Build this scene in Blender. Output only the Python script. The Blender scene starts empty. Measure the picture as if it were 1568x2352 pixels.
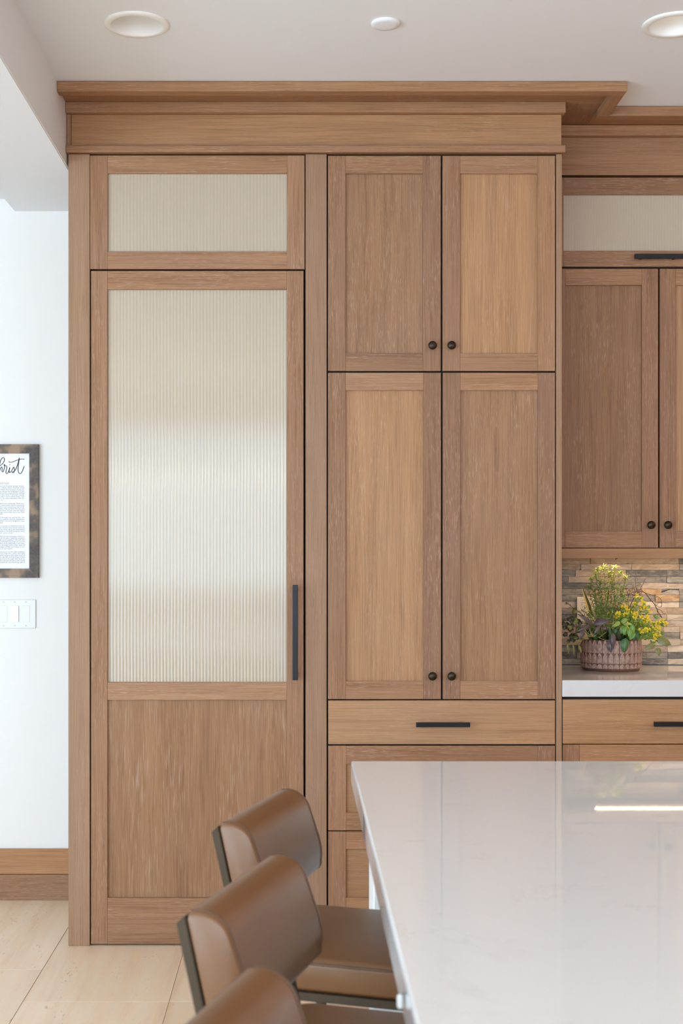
import bpy, bmesh, math, random
from mathutils import Vector, Matrix, noise as mnoise

random.seed(7)
S = bpy.context.scene
COL = S.collection
PI = math.pi

# ------------------------------------------------------------------ camera, sky, light, exposure
FPX, CX, CY, CAMY, CAMZ = 3053.0, 685.0, 1266.0, -4.8, 1.426
cd = bpy.data.cameras.new('camera')
cam = bpy.data.objects.new('camera', cd)
COL.objects.link(cam)
cam.location = (0, CAMY, CAMZ)
cam.rotation_euler = (PI / 2, 0, 0)
cd.sensor_width = 36.0
cd.sensor_fit = 'AUTO'
cd.lens = FPX / 2352 * 36
cd.shift_x = (784 - CX) / 2352
cd.shift_y = (CY - 1176) / 2352
cd.clip_start = 0.05
cd.dof.use_dof = True
cd.dof.focus_distance = 4.8
cd.dof.aperture_fstop = 6.3
S.camera = cam

w = bpy.data.worlds.new('sky')
S.world = w
w.use_nodes = True
bg = w.node_tree.nodes['Background']
bg.inputs[0].default_value = (0.605, 0.815, 1.0, 1)
bg.inputs[1].default_value = 10.0

S.view_settings.view_transform = 'Standard'
S.view_settings.look = 'None'
S.view_settings.gamma = 1
S.view_settings.use_curve_mapping = False
S.view_settings.exposure = 0.0
S.cycles.use_denoising = True
S.cycles.max_bounces = 12
S.cycles.diffuse_bounces = 8
S.cycles.sample_clamp_indirect = 6.0


def portal(loc, rot, sx, sy):
    l = bpy.data.lights.new('window_light', 'AREA')
    l.shape = 'RECTANGLE'
    l.size, l.size_y = sx, sy
    l.cycles.is_portal = True
    o = bpy.data.objects.new('window_light', l)
    COL.objects.link(o)
    o.location, o.rotation_euler = loc, rot
    return o


LAMP_W = 6.0
# room extents
XL, XR, YB, YR = -4.5, 4.5, 0.65, -8.0
ZC, ZL, ZB = 3.058, 2.87, 2.82          # kitchen ceiling, left room ceiling, beam underside
REAR_WINS = [(-3.9, -2.4), (-1.7, 0.7), (2.2, 3.8)]
LEFT_WINS = [(-7.4, -4.7), (-4.4, -2.2)]
RWZ, LWZ = (1.0, 2.7), (0.04, 2.15)
for a, b in REAR_WINS:
    portal(((a + b) / 2, YR - 0.02, sum(RWZ) / 2), (PI / 2, 0, 0), b - a, RWZ[1] - RWZ[0])
for a, b in LEFT_WINS:
    portal((XL - 0.02, (a + b) / 2, sum(LWZ) / 2), (PI / 2, 0, -PI / 2), b - a, LWZ[1] - LWZ[0])

# warm ceiling lamps out of view; right-hand row added to warm the bounce
for lx_, ly_ in ((3.1, -0.6), (3.9, -1.6), (3.1, -2.6), (3.9, -3.6), (3.1, -4.6), (3.9, -5.6), (0.9, -7.0), (2.6, -7.0)):
    l = bpy.data.lights.new('unseen_lamp_light', 'AREA')
    l.shape = 'DISK'
    l.size = 0.14
    l.energy = LAMP_W
    l.color = (1.0, 0.58, 0.27)
    o = bpy.data.objects.new('unseen_lamp_light', l)
    COL.objects.link(o)
    o.location = (lx_, ly_, 3.05)

# globe pendants behind the camera, unseen but for their glints in the reeded glass
for lx_, lz_ in ((-2.4, 2.16), (-1.5, 2.05), (0.4, 2.10), (1.2, 2.05)):
    l = bpy.data.lights.new('globe_pendant_light', 'POINT')
    l.shadow_soft_size = 0.055
    l.energy = 11.0
    l.color = (1.0, 0.80, 0.56)
    o = bpy.data.objects.new('globe_pendant_light', l)
    COL.objects.link(o)
    o.location = (lx_, -6.8, lz_)

# ------------------------------------------------------------------ helpers
WB = {}


def wbase(parent):
    return WB[parent.name] if parent is not None else Vector((0, 0, 0))


def put(name, bm, mat, parent=None, smooth=False, origin=None):
    """bmesh in world coordinates -> one object; its origin is its own lowest centre."""
    vs = [v.co for v in bm.verts]
    lo = Vector([min(c[i] for c in vs) for i in range(3)])
    hi = Vector([max(c[i] for c in vs) for i in range(3)])
    o0 = origin if origin is not None else Vector(((lo.x + hi.x) / 2, (lo.y + hi.y) / 2, lo.z))
    for v in bm.verts:
        v.co -= o0
    bm.normal_update()
    me = bpy.data.meshes.new(name)
    bm.to_mesh(me)
    bm.free()
    if smooth:
        for p in me.polygons:
            p.use_smooth = True
    for m in (mat if isinstance(mat, (list, tuple)) else [mat]):
        me.materials.append(m)
    o = bpy.data.objects.new(name, me)
    COL.objects.link(o)
    o.location = o0 - wbase(parent)
    if parent is not None:
        o.parent = parent
    WB[o.name] = o0.copy()
    return o


def empty(name, loc, parent=None):
    o = bpy.data.objects.new(name, None)
    COL.objects.link(o)
    o.empty_display_size = 0.05
    loc = Vector(loc)
    o.location = loc - wbase(parent)
    if parent is not None:
        o.parent = parent
    WB[o.name] = loc
    return o


def tag(o, label=None, cat=None, group=None, kind=None):
    if label:
        o['label'] = label
    if cat:
        o['category'] = cat
    if group:
        o['group'] = group
    if kind:
        o['kind'] = kind
    return o


def cube(bm, x0, x1, y0, y1, z0, z1, bev=0.0, seg=1):
    r = bmesh.ops.create_cube(bm, size=1.0)
    vs = r['verts']
    for v in vs:
        v.co = Vector(((x0 + x1) / 2 + v.co.x * (x1 - x0), (y0 + y1) / 2 + v.co.y * (y1 - y0), (z0 + z1) / 2 + v.co.z * (z1 - z0)))
    if bev > 0:
        es = list({e for v in vs for e in v.link_edges})
        bmesh.ops.bevel(bm, geom=es, offset=bev, segments=seg, affect='EDGES', profile=0.5)


def board(name, parent, mat, x0, x1, y0, y1, z0, z1, bev=0.0012, seg=1):
    bm = bmesh.new()
    cube(bm, x0, x1, y0, y1, z0, z1, bev, seg)
    return put(name, bm, mat, parent)


def lathe(bm, prof, seg, cx, cy, cz, axis='z', flip=False):
    """prof: list of (r, h).  axis z: h up;  axis y: h towards -y (towards the viewer)."""
    rings = []
    for r, h in prof:
        ring = []
        for i in range(seg):
            a = 2 * PI * i / seg
            if axis == 'z':
                co = (cx + r * math.cos(a), cy + r * math.sin(a), cz + h)
            else:
                co = (cx + r * math.cos(a), cy - h, cz + r * math.sin(a))
            ring.append(bm.verts.new(co))
        rings.append(ring)
    for a, b in zip(rings, rings[1:]):
        for i in range(seg):
            j = (i + 1) % seg
            bm.faces.new((a[i], a[j], b[j], b[i]))
    return rings


def capped(bm, ring):
    bm.faces.new(ring)


def tube(bm, pts, rad, seg=6):
    """round tube through points; rad a number or a list."""
    pts = [Vector(p) for p in pts]
    n = len(pts)
    rings = []
    for i, p in enumerate(pts):
        t = (pts[min(i + 1, n - 1)] - pts[max(i - 1, 0)]).normalized()
        up = Vector((0, 0, 1)) if abs(t.z) < 0.9 else Vector((1, 0, 0))
        a = t.cross(up).normalized()
        b = t.cross(a).normalized()
        r = rad[i] if isinstance(rad, (list, tuple)) else rad
        rings.append([bm.verts.new(p + (a * math.cos(2 * PI * k / seg) + b * math.sin(2 * PI * k / seg)) * r) for k in range(seg)])
    for r0, r1 in zip(rings, rings[1:]):
        for k in range(seg):
            bm.faces.new((r0[k], r0[(k + 1) % seg], r1[(k + 1) % seg], r1[k]))
    bm.faces.new(rings[0])
    bm.faces.new(list(reversed(rings[-1])))


def catmull(pts, n=8):
    pts = [Vector(p) for p in pts]
    P = [pts[0] * 2 - pts[1]] + pts + [pts[-1] * 2 - pts[-2]]
    out = []
    for i in range(1, len(P) - 2):
        for k in range(n):
            t = k / n
            a, b, c, d = P[i - 1], P[i], P[i + 1], P[i + 2]
            out.append(0.5 * ((2 * b) + (c - a) * t + (2 * a - 5 * b + 4 * c - d) * t * t + (3 * b - a - 3 * c + d) * t ** 3))
    out.append(pts[-1])
    return out


# ------------------------------------------------------------------ materials
def new_mat(name):
    m = bpy.data.materials.new(name)
    m.use_nodes = True
    nt = m.node_tree
    return m, nt, nt.nodes['Principled BSDF']


def N(nt, typ, **kw):
    n = nt.nodes.new(typ)
    for k, v in kw.items():
        if k == 'inp':
            for a, b in v.items():
                n.inputs[a].default_value = b
        else:
            setattr(n, k, v)
    return n


def plain(name, col, rough=0.5, metal=0.0, spec=0.5, noise_amt=0.0, noise_scale=20.0, bump=0.0, coat=0.0):
    m, nt, b = new_mat(name)
    b.inputs['Base Color'].default_value = (*col, 1)
    b.inputs['Roughness'].default_value = rough
    b.inputs['Metallic'].default_value = metal
    b.inputs['Specular IOR Level'].default_value = spec
    b.inputs['Coat Weight'].default_value = coat
    if noise_amt or bump:
        tc = N(nt, 'ShaderNodeTexCoord')
        nz = N(nt, 'ShaderNodeTexNoise', inp={'Scale': noise_scale, 'Detail': 5.0})
        nt.links.new(tc.outputs['Object'], nz.inputs['Vector'])
        if noise_amt:
            mx = N(nt, 'ShaderNodeMix', data_type='RGBA')
            mx.inputs[6].default_value = (*[c * (1 - noise_amt) for c in col], 1)
            mx.inputs[7].default_value = (*[min(1, c * (1 + noise_amt)) for c in col], 1)
            nt.links.new(nz.outputs[0], mx.inputs[0])
            nt.links.new(mx.outputs[2], b.inputs['Base Color'])
        if bump:
            bp = N(nt, 'ShaderNodeBump', inp={'Strength': bump, 'Distance': 0.002})
            nt.links.new(nz.outputs[0], bp.inputs['Height'])
            nt.links.new(bp.outputs[0], b.inputs['Normal'])
    return m


def emitter(name, col, strength):
    m, nt, b = new_mat(name)
    b.inputs['Base Color'].default_value = (*col, 1)
    b.inputs['Emission Color'].default_value = (*col, 1)
    b.inputs['Emission Strength'].default_value = strength
    return m


def ramp(nt, src, stops, interp='LINEAR'):
    r = N(nt, 'ShaderNodeValToRGB')
    r.color_ramp.interpolation = interp
    els = r.color_ramp.elements
    while len(els) < len(stops):
        els.new(0.5)
    for e, (p, c) in zip(els, stops):
        e.position = p
        e.color = (*c, 1) if len(c) == 3 else c
    if src is not None:
        nt.links.new(src, r.inputs[0])
    return r


def mixc(nt, fac, a, b, mode='MIX'):
    mx = N(nt, 'ShaderNodeMix', data_type='RGBA', blend_type=mode)
    for sock, v in ((mx.inputs[0], fac), (mx.inputs[6], a), (mx.inputs[7], b)):
        if isinstance(v, (int, float)):
            sock.default_value = v
        elif isinstance(v, tuple):
            sock.default_value = (*v, 1) if len(v) == 3 else v
        else:
            nt.links.new(v, sock)
    return mx.outputs[2]


def wood(name, axis, flecks=0.35, contrast=1.0, tint=(1, 1, 1), fleck_scale=1.0):
    """cerused rift-cut oak, grain along the given object axis; every piece varies by its own random value."""
    m, nt, b = new_mat(name)
    L = nt.links.new
    tc = N(nt, 'ShaderNodeTexCoord')
    oi = N(nt, 'ShaderNodeObjectInfo')
    off = N(nt, 'ShaderNodeVectorMath', operation='SCALE')
    off.inputs[0].default_value = (37.0, 53.0, 71.0)
    L(oi.outputs['Random'], off.inputs['Scale'])
    add = N(nt, 'ShaderNodeVectorMath', operation='ADD')
    L(tc.outputs['Object'], add.inputs[0])
    L(off.outputs[0], add.inputs[1])
    # slow waviness of the grain
    wn = N(nt, 'ShaderNodeTexNoise', inp={'Scale': 2.2, 'Detail': 1.0})
    L(add.outputs[0], wn.inputs['Vector'])
    wv = N(nt, 'ShaderNodeVectorMath', operation='SCALE', inp={'Scale': 0.012})
    L(wn.outputs['Color'], wv.inputs[0])
    add2 = N(nt, 'ShaderNodeVectorMath', operation='ADD')
    L(add.outputs[0], add2.inputs[0])
    L(wv.outputs[0], add2.inputs[1])

    def stretched(scale, along, detail, rough=0.6):
        mp = N(nt, 'ShaderNodeMapping')
        s = [scale, scale, scale]
        s[axis] = scale * along
        mp.inputs['Scale'].default_value = s
        L(add2.outputs[0], mp.inputs['Vector'])
        nz = N(nt, 'ShaderNodeTexNoise', inp={'Scale': 1.0, 'Detail': detail, 'Roughness': rough})
        L(mp.outputs[0], nz.inputs['Vector'])
        return nz.outputs[0]
    fine = stretched(270, 0.02, 3.0)
    broad = stretched(30, 0.03, 3.0)
    blotch = stretched(7, 0.35, 2.0)
    pore = stretched(360, 0.085 / fleck_scale, 1.0, 0.4)
    patch = stretched(10, 0.3, 2.0)
    T = lambda c: tuple(a * t for a, t in zip(c, tint))
    dark, mid, lite = T((0.256, 0.130, 0.060)), T((0.366, 0.198, 0.097)), T((0.468, 0.268, 0.139))
    c1 = ramp(nt, broad, [(0.30, dark), (0.5, mid), (0.72, lite)]).outputs[0]
    c2 = ramp(nt, fine, [(0.34, tuple(x * 0.86 for x in dark)), (0.5, mid), (0.68, lite)]).outputs[0]
    c = mixc(nt, 0.55, c1, c2)
    c = mixc(nt, 1.0 - contrast, c, mid) if contrast < 1 else c
    # grey-mauve and honey patches
    bl = ramp(nt, blotch, [(0.36, (0, 0, 0)), (0.68, (1, 1, 1))]).outputs[0]
    c = mixc(nt, bl, c, mixc(nt, 0.34, c, T((0.395, 0.238, 0.152))))
    # piece to piece variation
    rr = ramp(nt, oi.outputs['Random'], [(0.0, (0.74, 0.70, 0.70)), (0.28, (0.98, 0.95, 0.90)), (0.5, (0.80, 0.77, 0.79)), (0.72, (1.12, 1.08, 1.01)), (0.88, (0.92, 0.89, 0.86)), (1.0, (1.05, 1.05, 1.07))]).outputs[0]
    c = mixc(nt, 1.0, c, rr, 'MULTIPLY')
    pf = ramp(nt, pore, [(0.56 if fleck_scale > 1.2 else 0.58, (0, 0, 0)), (0.70, (1, 1, 1))]).outputs[0]
    pt = ramp(nt, patch, [(0.38, (0.15, 0.15, 0.15)), (0.65, (1, 1, 1))]).outputs[0]
    pm = mixc(nt, 1.0, pf, pt, 'MULTIPLY')
    fk = N(nt, 'ShaderNodeMath', operation='MULTIPLY')
    L(pm, fk.inputs[0])
    fk.inputs[1].default_value = flecks
    c = mixc(nt, fk.outputs[0], c, T((0.60, 0.44, 0.32)))
    L(c, b.inputs['Base Color'])
    b.inputs['Roughness'].default_value = 0.52
    b.inputs['Specular IOR Level'].default_value = 0.32
    bp = N(nt, 'ShaderNodeBump', inp={'Strength': 0.12, 'Distance': 0.0008})
    L(fine, bp.inputs['Height'])
    L(bp.outputs[0], b.inputs['Normal'])
    return m


M = {}
M['oak_v'] = wood('oak_grain_upright', 2, 0.42, 1.0, (0.83, 0.80, 0.84))
M['oak_h'] = wood('oak_grain_level', 0, 0.42, 1.0, (0.88, 0.85, 0.87))
M['oak_y'] = wood('oak_grain_deep', 1, 0.35, 1.0, (0.88, 0.85, 0.87))
M['oak_panel'] = wood('oak_panel_veneer', 2, 0.30, 1.0, (0.95, 0.94, 0.92))
M['oak_open'] = wood('oak_open_pored_panel', 2, 0.55, 0.95, (0.80, 0.77, 0.77), 2.2)
M['oak_front'] = wood('oak_drawer_front', 0, 0.22, 0.8, (1.0, 1.0, 0.98))
M['oak_frieze'] = wood('oak_frieze', 0, 0.18, 0.9, (1.04, 1.02, 0.98))
M['oak_post'] = wood('oak_post', 2, 0.12, 0.75, (0.96, 1.04, 1.17))
M['bounce_wall'] = plain('warm_bounce_wall', (0.45, 0.265, 0.14), 0.5)  # invented oak tone on the unseen right wall, for warm bounce
M['gap'] = plain('gap_shade', (0.012, 0.010, 0.010), 0.8)  # near-black colour stands in for shade in the gaps between doors
M['wall'] = plain('white_wall_paint', (0.79, 0.775, 0.765), 0.6, noise_amt=0.01, noise_scale=3, bump=0.03)
M['ceil'] = plain('white_ceiling_paint', (0.765, 0.785, 0.815), 0.7, noise_amt=0.01, noise_scale=3, bump=0.05)
M['trim'] = plain('white_trim', (0.82, 0.82, 0.81), 0.35)
M['black'] = plain('black_handle_metal', (0.016, 0.016, 0.018), 0.38, 0.6, 0.5, 0.1, 60)
M['bronze'] = plain('oil_bronze', (0.045, 0.032, 0.022), 0.36, 0.85, 0.5, 0.15, 80)
M['metal'] = plain('grey_brown_frame_metal', (0.066, 0.047, 0.030), 0.55, 0.0, 0.12, 0.06, 50)
M['white_plastic'] = plain('white_plastic', (0.76, 0.77, 0.755), 0.3)
M['rocker'] = plain('white_rocker', (0.88, 0.89, 0.93), 0.25)
M['screw'] = plain('screw_head', (0.45, 0.46, 0.47), 0.4, 0.5)
M['outlet'] = plain('ivory_outlet', (0.72, 0.66, 0.56), 0.35)
M['slot'] = plain('outlet_slot', (0.04, 0.03, 0.03), 0.6)
M['paper'] = plain('white_paper', (0.88, 0.88, 0.90), 0.7)
M['ink'] = plain('navy_ink', (0.055, 0.052, 0.085), 0.7)
M['ink_soft'] = plain('grey_ink', (0.17, 0.17, 0.22), 0.7)
M['island_paint'] = plain('white_island_paint', (0.78, 0.79, 0.79), 0.4)


def stone_top(name, base, rough):
    m, nt, b = new_mat(name)
    L = nt.links.new
    tc = N(nt, 'ShaderNodeTexCoord')
    n1 = N(nt, 'ShaderNodeTexNoise', inp={'Scale': 2.3, 'Detail': 8.0, 'Roughness': 0.62, 'Distortion': 1.4})
    n2 = N(nt, 'ShaderNodeTexNoise', inp={'Scale': 1.4, 'Detail': 3.0})
    n3 = N(nt, 'ShaderNodeTexNoise', inp={'Scale': 9.0, 'Detail': 4.0})
    for n in (n1, n2, n3):
        L(tc.outputs['Object'], n.inputs['Vector'])
    vein = ramp(nt, n1.outputs[0], [(0.485, (0, 0, 0)), (0.5, (1, 1, 1)), (0.515, (0, 0, 0))]).outputs[0]
    msk = ramp(nt, n3.outputs[0], [(0.5, (0, 0, 0)), (0.68, (1, 1, 1))]).outputs[0]
    v = mixc(nt, 1.0, vein, msk, 'MULTIPLY')
    vm = N(nt, 'ShaderNodeMath', operation='MULTIPLY')
    L(v, vm.inputs[0])
    vm.inputs[1].default_value = 0.35
    cl = mixc(nt, n2.outputs[0], tuple(c * 0.97 for c in base), tuple(min(1, c * 1.03) for c in base))
    L(mixc(nt, vm.outputs[0], cl, (0.55, 0.51, 0.47)), b.inputs['Base Color'])
    b.inputs['Roughness'].default_value = rough
    b.inputs['Specular IOR Level'].default_value = 0.5
    return m


M['quartz'] = stone_top('white_veined_quartz', (0.735, 0.735, 0.74), 0.022)
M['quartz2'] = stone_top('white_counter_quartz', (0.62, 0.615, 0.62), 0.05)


def travertine():
    m, nt, b = new_mat('vein_cut_travertine')
    L = nt.links.new
    tc = N(nt, 'ShaderNodeTexCoord')
    oi = N(nt, 'ShaderNodeObjectInfo')
    off = N(nt, 'ShaderNodeVectorMath', operation='SCALE')
    off.inputs[0].default_value = (37.0, 53.0, 71.0)
    L(oi.outputs['Random'], off.inputs['Scale'])
    add = N(nt, 'ShaderNodeVectorMath', operation='ADD')
    L(tc.outputs['Object'], add.inputs[0])
    L(off.outputs[0], add.inputs[1])

    def nz(sx, sy, det, rough=0.6, dist=0.0):
        mp = N(nt, 'ShaderNodeMapping')
        mp.inputs['Scale'].default_value = (sx, sy, sx)
        L(add.outputs[0], mp.inputs['Vector'])
        n = N(nt, 'ShaderNodeTexNoise', inp={'Scale': 1.0, 'Detail': det, 'Roughness': rough, 'Distortion': dist})
        L(mp.outputs[0], n.inputs['Vector'])
        return n.outputs[0]
    a = nz(14, 1.0, 5, 0.6, 0.4)
    f = nz(60, 6, 4)
    p = nz(110, 30, 2)
    q = nz(12, 3, 2)
    c = ramp(nt, a, [(0.3, (0.73, 0.53, 0.355)), (0.48, (0.83, 0.64, 0.455)), (0.7, (0.87, 0.715, 0.54))]).outputs[0]
    c = mixc(nt, ramp(nt, f, [(0.42, (0, 0, 0)), (0.75, (0.6, 0.6, 0.6))]).outputs[0], c, (0.80, 0.69, 0.56))
    pit = mixc(nt, 1.0, ramp(nt, p, [(0.62, (0, 0, 0)), (0.70, (1, 1, 1))]).outputs[0], ramp(nt, q, [(0.52, (0, 0, 0)), (0.66, (0.8, 0.8, 0.8))]).outputs[0], 'MULTIPLY')
    c = mixc(nt, pit, c, (0.45, 0.33, 0.22))
    rr = ramp(nt, oi.outputs['Random'], [(0, (0.95, 0.94, 0.93)), (1, (1.04, 1.04, 1.05))]).outputs[0]
    c = mixc(nt, 1.0, c, rr, 'MULTIPLY')
    L(c, b.inputs['Base Color'])
    b.inputs['Roughness'].default_value = 0.38
    b.inputs['Specular IOR Level'].default_value = 0.35
    return m


M['trav'] = travertine()
M['grout'] = plain('beige_grout', (0.52, 0.43, 0.34), 0.8)


def reeded_glass():
    m, nt, b = new_mat('reeded_cream_glass')
    b.inputs['Base Color'].default_value = (0.61, 0.535, 0.43, 1)
    b.inputs['Roughness'].default_value = 0.09
    b.inputs['Specular IOR Level'].default_value = 0.6
    b.inputs['Transmission Weight'].default_value = 0.0
    tc = N(nt, 'ShaderNodeTexCoord')
    n = N(nt, 'ShaderNodeTexNoise', inp={'Scale': 3.0, 'Detail': 1.0})
    nt.links.new(tc.outputs['Object'], n.inputs['Vector'])
    nt.links.new(mixc(nt, n.outputs[0], (0.455, 0.378, 0.287), (0.485, 0.408, 0.315)), b.inputs['Base Color'])
    return m


M['glass'] = reeded_glass()


def leather():
    m, nt, b = new_mat('brown_leather')
    L = nt.links.new
    tc = N(nt, 'ShaderNodeTexCoord')
    n1 = N(nt, 'ShaderNodeTexNoise', inp={'Scale': 9.0, 'Detail': 4.0})
    n2 = N(nt, 'ShaderNodeTexVoronoi', inp={'Scale': 700.0})
    L(tc.outputs['Object'], n1.inputs['Vector'])
    L(tc.outputs['Object'], n2.inputs['Vector'])
    L(mixc(nt, n1.outputs[0], (0.135, 0.056, 0.0185), (0.185, 0.080, 0.028)), b.inputs['Base Color'])
    b.inputs['Roughness'].default_value = 0.36
    b.inputs['Specular IOR Level'].default_value = 0.55
    bp = N(nt, 'ShaderNodeBump', inp={'Strength': 0.06, 'Distance': 0.0006})
    L(n2.outputs[0], bp.inputs['Height'])
    L(bp.outputs[0], b.inputs['Normal'])
    return m


M['leather'] = leather()
M['welt'] = plain('leather_welt', (0.105, 0.049, 0.021), 0.5)


def charred():
    m, nt, b = new_mat('charred_pine')
    L = nt.links.new
    tc = N(nt, 'ShaderNodeTexCoord')
    n1 = N(nt, 'ShaderNodeTexNoise', inp={'Scale': 13.0, 'Detail': 2.0})
    n2 = N(nt, 'ShaderNodeTexNoise', inp={'Scale': 150.0, 'Detail': 3.0})
    L(tc.outputs['Object'], n1.inputs['Vector'])
    L(tc.outputs['Object'], n2.inputs['Vector'])
    c = ramp(nt, n1.outputs[0], [(0.44, (0.026, 0.022, 0.027)), (0.53, (0.075, 0.056, 0.046)), (0.63, (0.30, 0.20, 0.115))]).outputs[0]
    L(mixc(nt, n2.outputs[0], c, mixc(nt, 0.3, c, (0.4, 0.33, 0.27))), b.inputs['Base Color'])
    b.inputs['Roughness'].default_value = 0.6
    return m


M['charred'] = charred()


def ledger(name, cols, scale=1.0):
    m, nt, b = new_mat(name)
    L = nt.links.new
    tc = N(nt, 'ShaderNodeTexCoord')
    oi = N(nt, 'ShaderNodeObjectInfo')
    off = N(nt, 'ShaderNodeVectorMath', operation='SCALE')
    off.inputs[0].default_value = (37.0, 53.0, 71.0)
    L(oi.outputs['Random'], off.inputs['Scale'])
    add = N(nt, 'ShaderNodeVectorMath', operation='ADD')
    L(tc.outputs['Object'], add.inputs[0])
    L(off.outputs[0], add.inputs[1])
    mp = N(nt, 'ShaderNodeMapping')
    mp.inputs['Scale'].default_value = (22 * scale, 40 * scale, 55 * scale)
    L(add.outputs[0], mp.inputs['Vector'])
    n1 = N(nt, 'ShaderNodeTexNoise', inp={'Scale': 1.0, 'Detail': 7.0, 'Roughness': 0.65, 'Distortion': 0.8})
    L(mp.outputs[0], n1.inputs['Vector'])
    c = ramp(nt, n1.outputs[0], [(0.32, cols[0]), (0.5, cols[1]), (0.68, cols[2])]).outputs[0]
    rr = ramp(nt, oi.outputs['Random'], [(0, (0.86, 0.86, 0.86)), (1, (1.12, 1.12, 1.12))]).outputs[0]
    L(mixc(nt, 1.0, c, rr, 'MULTIPLY'), b.inputs['Base Color'])
    b.inputs['Roughness'].default_value = 0.6
    b.inputs['Specular IOR Level'].default_value = 0.3
    bp = N(nt, 'ShaderNodeBump', inp={'Strength': 0.6, 'Distance': 0.003})
    L(n1.outputs[0], bp.inputs['Height'])
    L(bp.outputs[0], b.inputs['Normal'])
    return m


STONE = {
    't': ledger('ledger_tan', [(0.30, 0.225, 0.165), (0.42, 0.33, 0.25), (0.52, 0.42, 0.33)]),
    'o': ledger('ledger_ochre', [(0.33, 0.21, 0.12), (0.50, 0.34, 0.20), (0.60, 0.46, 0.32)]),
    'd': ledger('ledger_slate', [(0.085, 0.085, 0.085), (0.16, 0.155, 0.15), (0.30, 0.28, 0.26)]),
    'g': ledger('ledger_grey', [(0.17, 0.165, 0.155), (0.28, 0.265, 0.24), (0.40, 0.37, 0.33)]),
    'p': ledger('ledger_pink', [(0.36, 0.29, 0.245), (0.47, 0.39, 0.34), (0.57, 0.49, 0.43)]),
    'l': ledger('ledger_light', [(0.45, 0.38, 0.31), (0.58, 0.50, 0.41), (0.68, 0.61, 0.52)]),
}


def leaf_mat(name, base, edge=None, stripe=None, nstripe=5.0, sw=0.35, rough=0.4, edge_w=0.7, mid=None):
    """leaf with optional coloured margin and curved lengthwise stripes, in the leaf's own UV frame."""
    m, nt, b = new_mat(name)
    L = nt.links.new
    uv = N(nt, 'ShaderNodeUVMap')
    sp = N(nt, 'ShaderNodeSeparateXYZ')
    L(uv.outputs[0], sp.inputs[0])

    def mth(op, a, bb=None):
        n = N(nt, 'ShaderNodeMath', operation=op)
        for i, v in enumerate((a, bb)):
            if v is None:
                continue
            if isinstance(v, (int, float)):
                n.inputs[i].default_value = v
            else:
                L(v, n.inputs[i])
        return n.outputs[0]
    u = mth('ABSOLUTE', mth('SUBTRACT', mth('MULTIPLY', sp.outputs[0], 2.0), 1.0))
    tc = N(nt, 'ShaderNodeTexCoord')
    nz = N(nt, 'ShaderNodeTexNoise', inp={'Scale': 120.0, 'Detail': 2.0})
    L(tc.outputs['Object'], nz.inputs['Vector'])
    c = mixc(nt, nz.outputs[0], tuple(x * 0.72 for x in base), tuple(min(1, x * 1.3) for x in base))
    if stripe:
        wob = mth('MULTIPLY', nz.outputs[0], 0.10)
        s = mth('FRACT', mth('MULTIPLY', mth('ADD', u, wob), nstripe))
        k = mth('LESS_THAN', s, sw)
        c = mixc(nt, k, c, stripe)
    if mid:
        c = mixc(nt, mth('LESS_THAN', u, 0.07), c, mid)
    if edge:
        k = mth('GREATER_THAN', u, edge_w)
        c = mixc(nt, k, c, edge)
    L(c, b.inputs['Base Color'])
    b.inputs['Roughness'].default_value = rough
    b.inputs['Subsurface Weight'].default_value = 0.0
    return m


M['needle'] = leaf_mat('rosemary_green', (0.30, 0.42, 0.10), rough=0.45)
M['needle_tip'] = leaf_mat('rosemary_tip', (0.52, 0.58, 0.17), rough=0.45)
M['fern'] = leaf_mat('fern_green', (0.14, 0.17, 0.035), rough=0.5)
M['round_leaf'] = leaf_mat('bright_round_leaf', (0.13, 0.28, 0.035), mid=(0.30, 0.45, 0.12))
M['round_leaf_pale'] = leaf_mat('pale_round_leaf', (0.27, 0.40, 0.09), mid=(0.40, 0.52, 0.2))
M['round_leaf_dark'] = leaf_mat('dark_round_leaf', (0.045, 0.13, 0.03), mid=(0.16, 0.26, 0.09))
M['purple_leaf'] = leaf_mat('purple_striped_leaf', (0.042, 0.022, 0.036), stripe=(0.27, 0.21, 0.20), nstripe=2.6, sw=0.28, rough=0.35)
M['melon_leaf'] = leaf_mat('green_striped_leaf', (0.060, 0.060, 0.022), stripe=(0.36, 0.38, 0.12), nstripe=3.6, sw=0.42, rough=0.35)
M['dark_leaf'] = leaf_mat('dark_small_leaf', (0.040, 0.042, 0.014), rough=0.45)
M['olive_leaf'] = leaf_mat('olive_leaf', (0.20, 0.20, 0.045), rough=0.45)
M['snake_leaf'] = leaf_mat('snake_plant_leaf', (0.060, 0.070, 0.018), edge=(0.80, 0.45, 0.03), edge_w=0.55)
M['blossom'] = leaf_mat('yellow_blossom', (0.80, 0.60, 0.02), rough=0.5)
M['blossom_leaf'] = leaf_mat('blossom_leaf', (0.20, 0.28, 0.03), rough=0.5)
M['twig'] = plain('brown_twig', (0.11, 0.055, 0.030), 0.7)
M['vine'] = plain('yellow_vine', (0.34, 0.33, 0.07), 0.5)
M['soil'] = plain('dark_soil', (0.012, 0.011, 0.009), 0.9)


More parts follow.
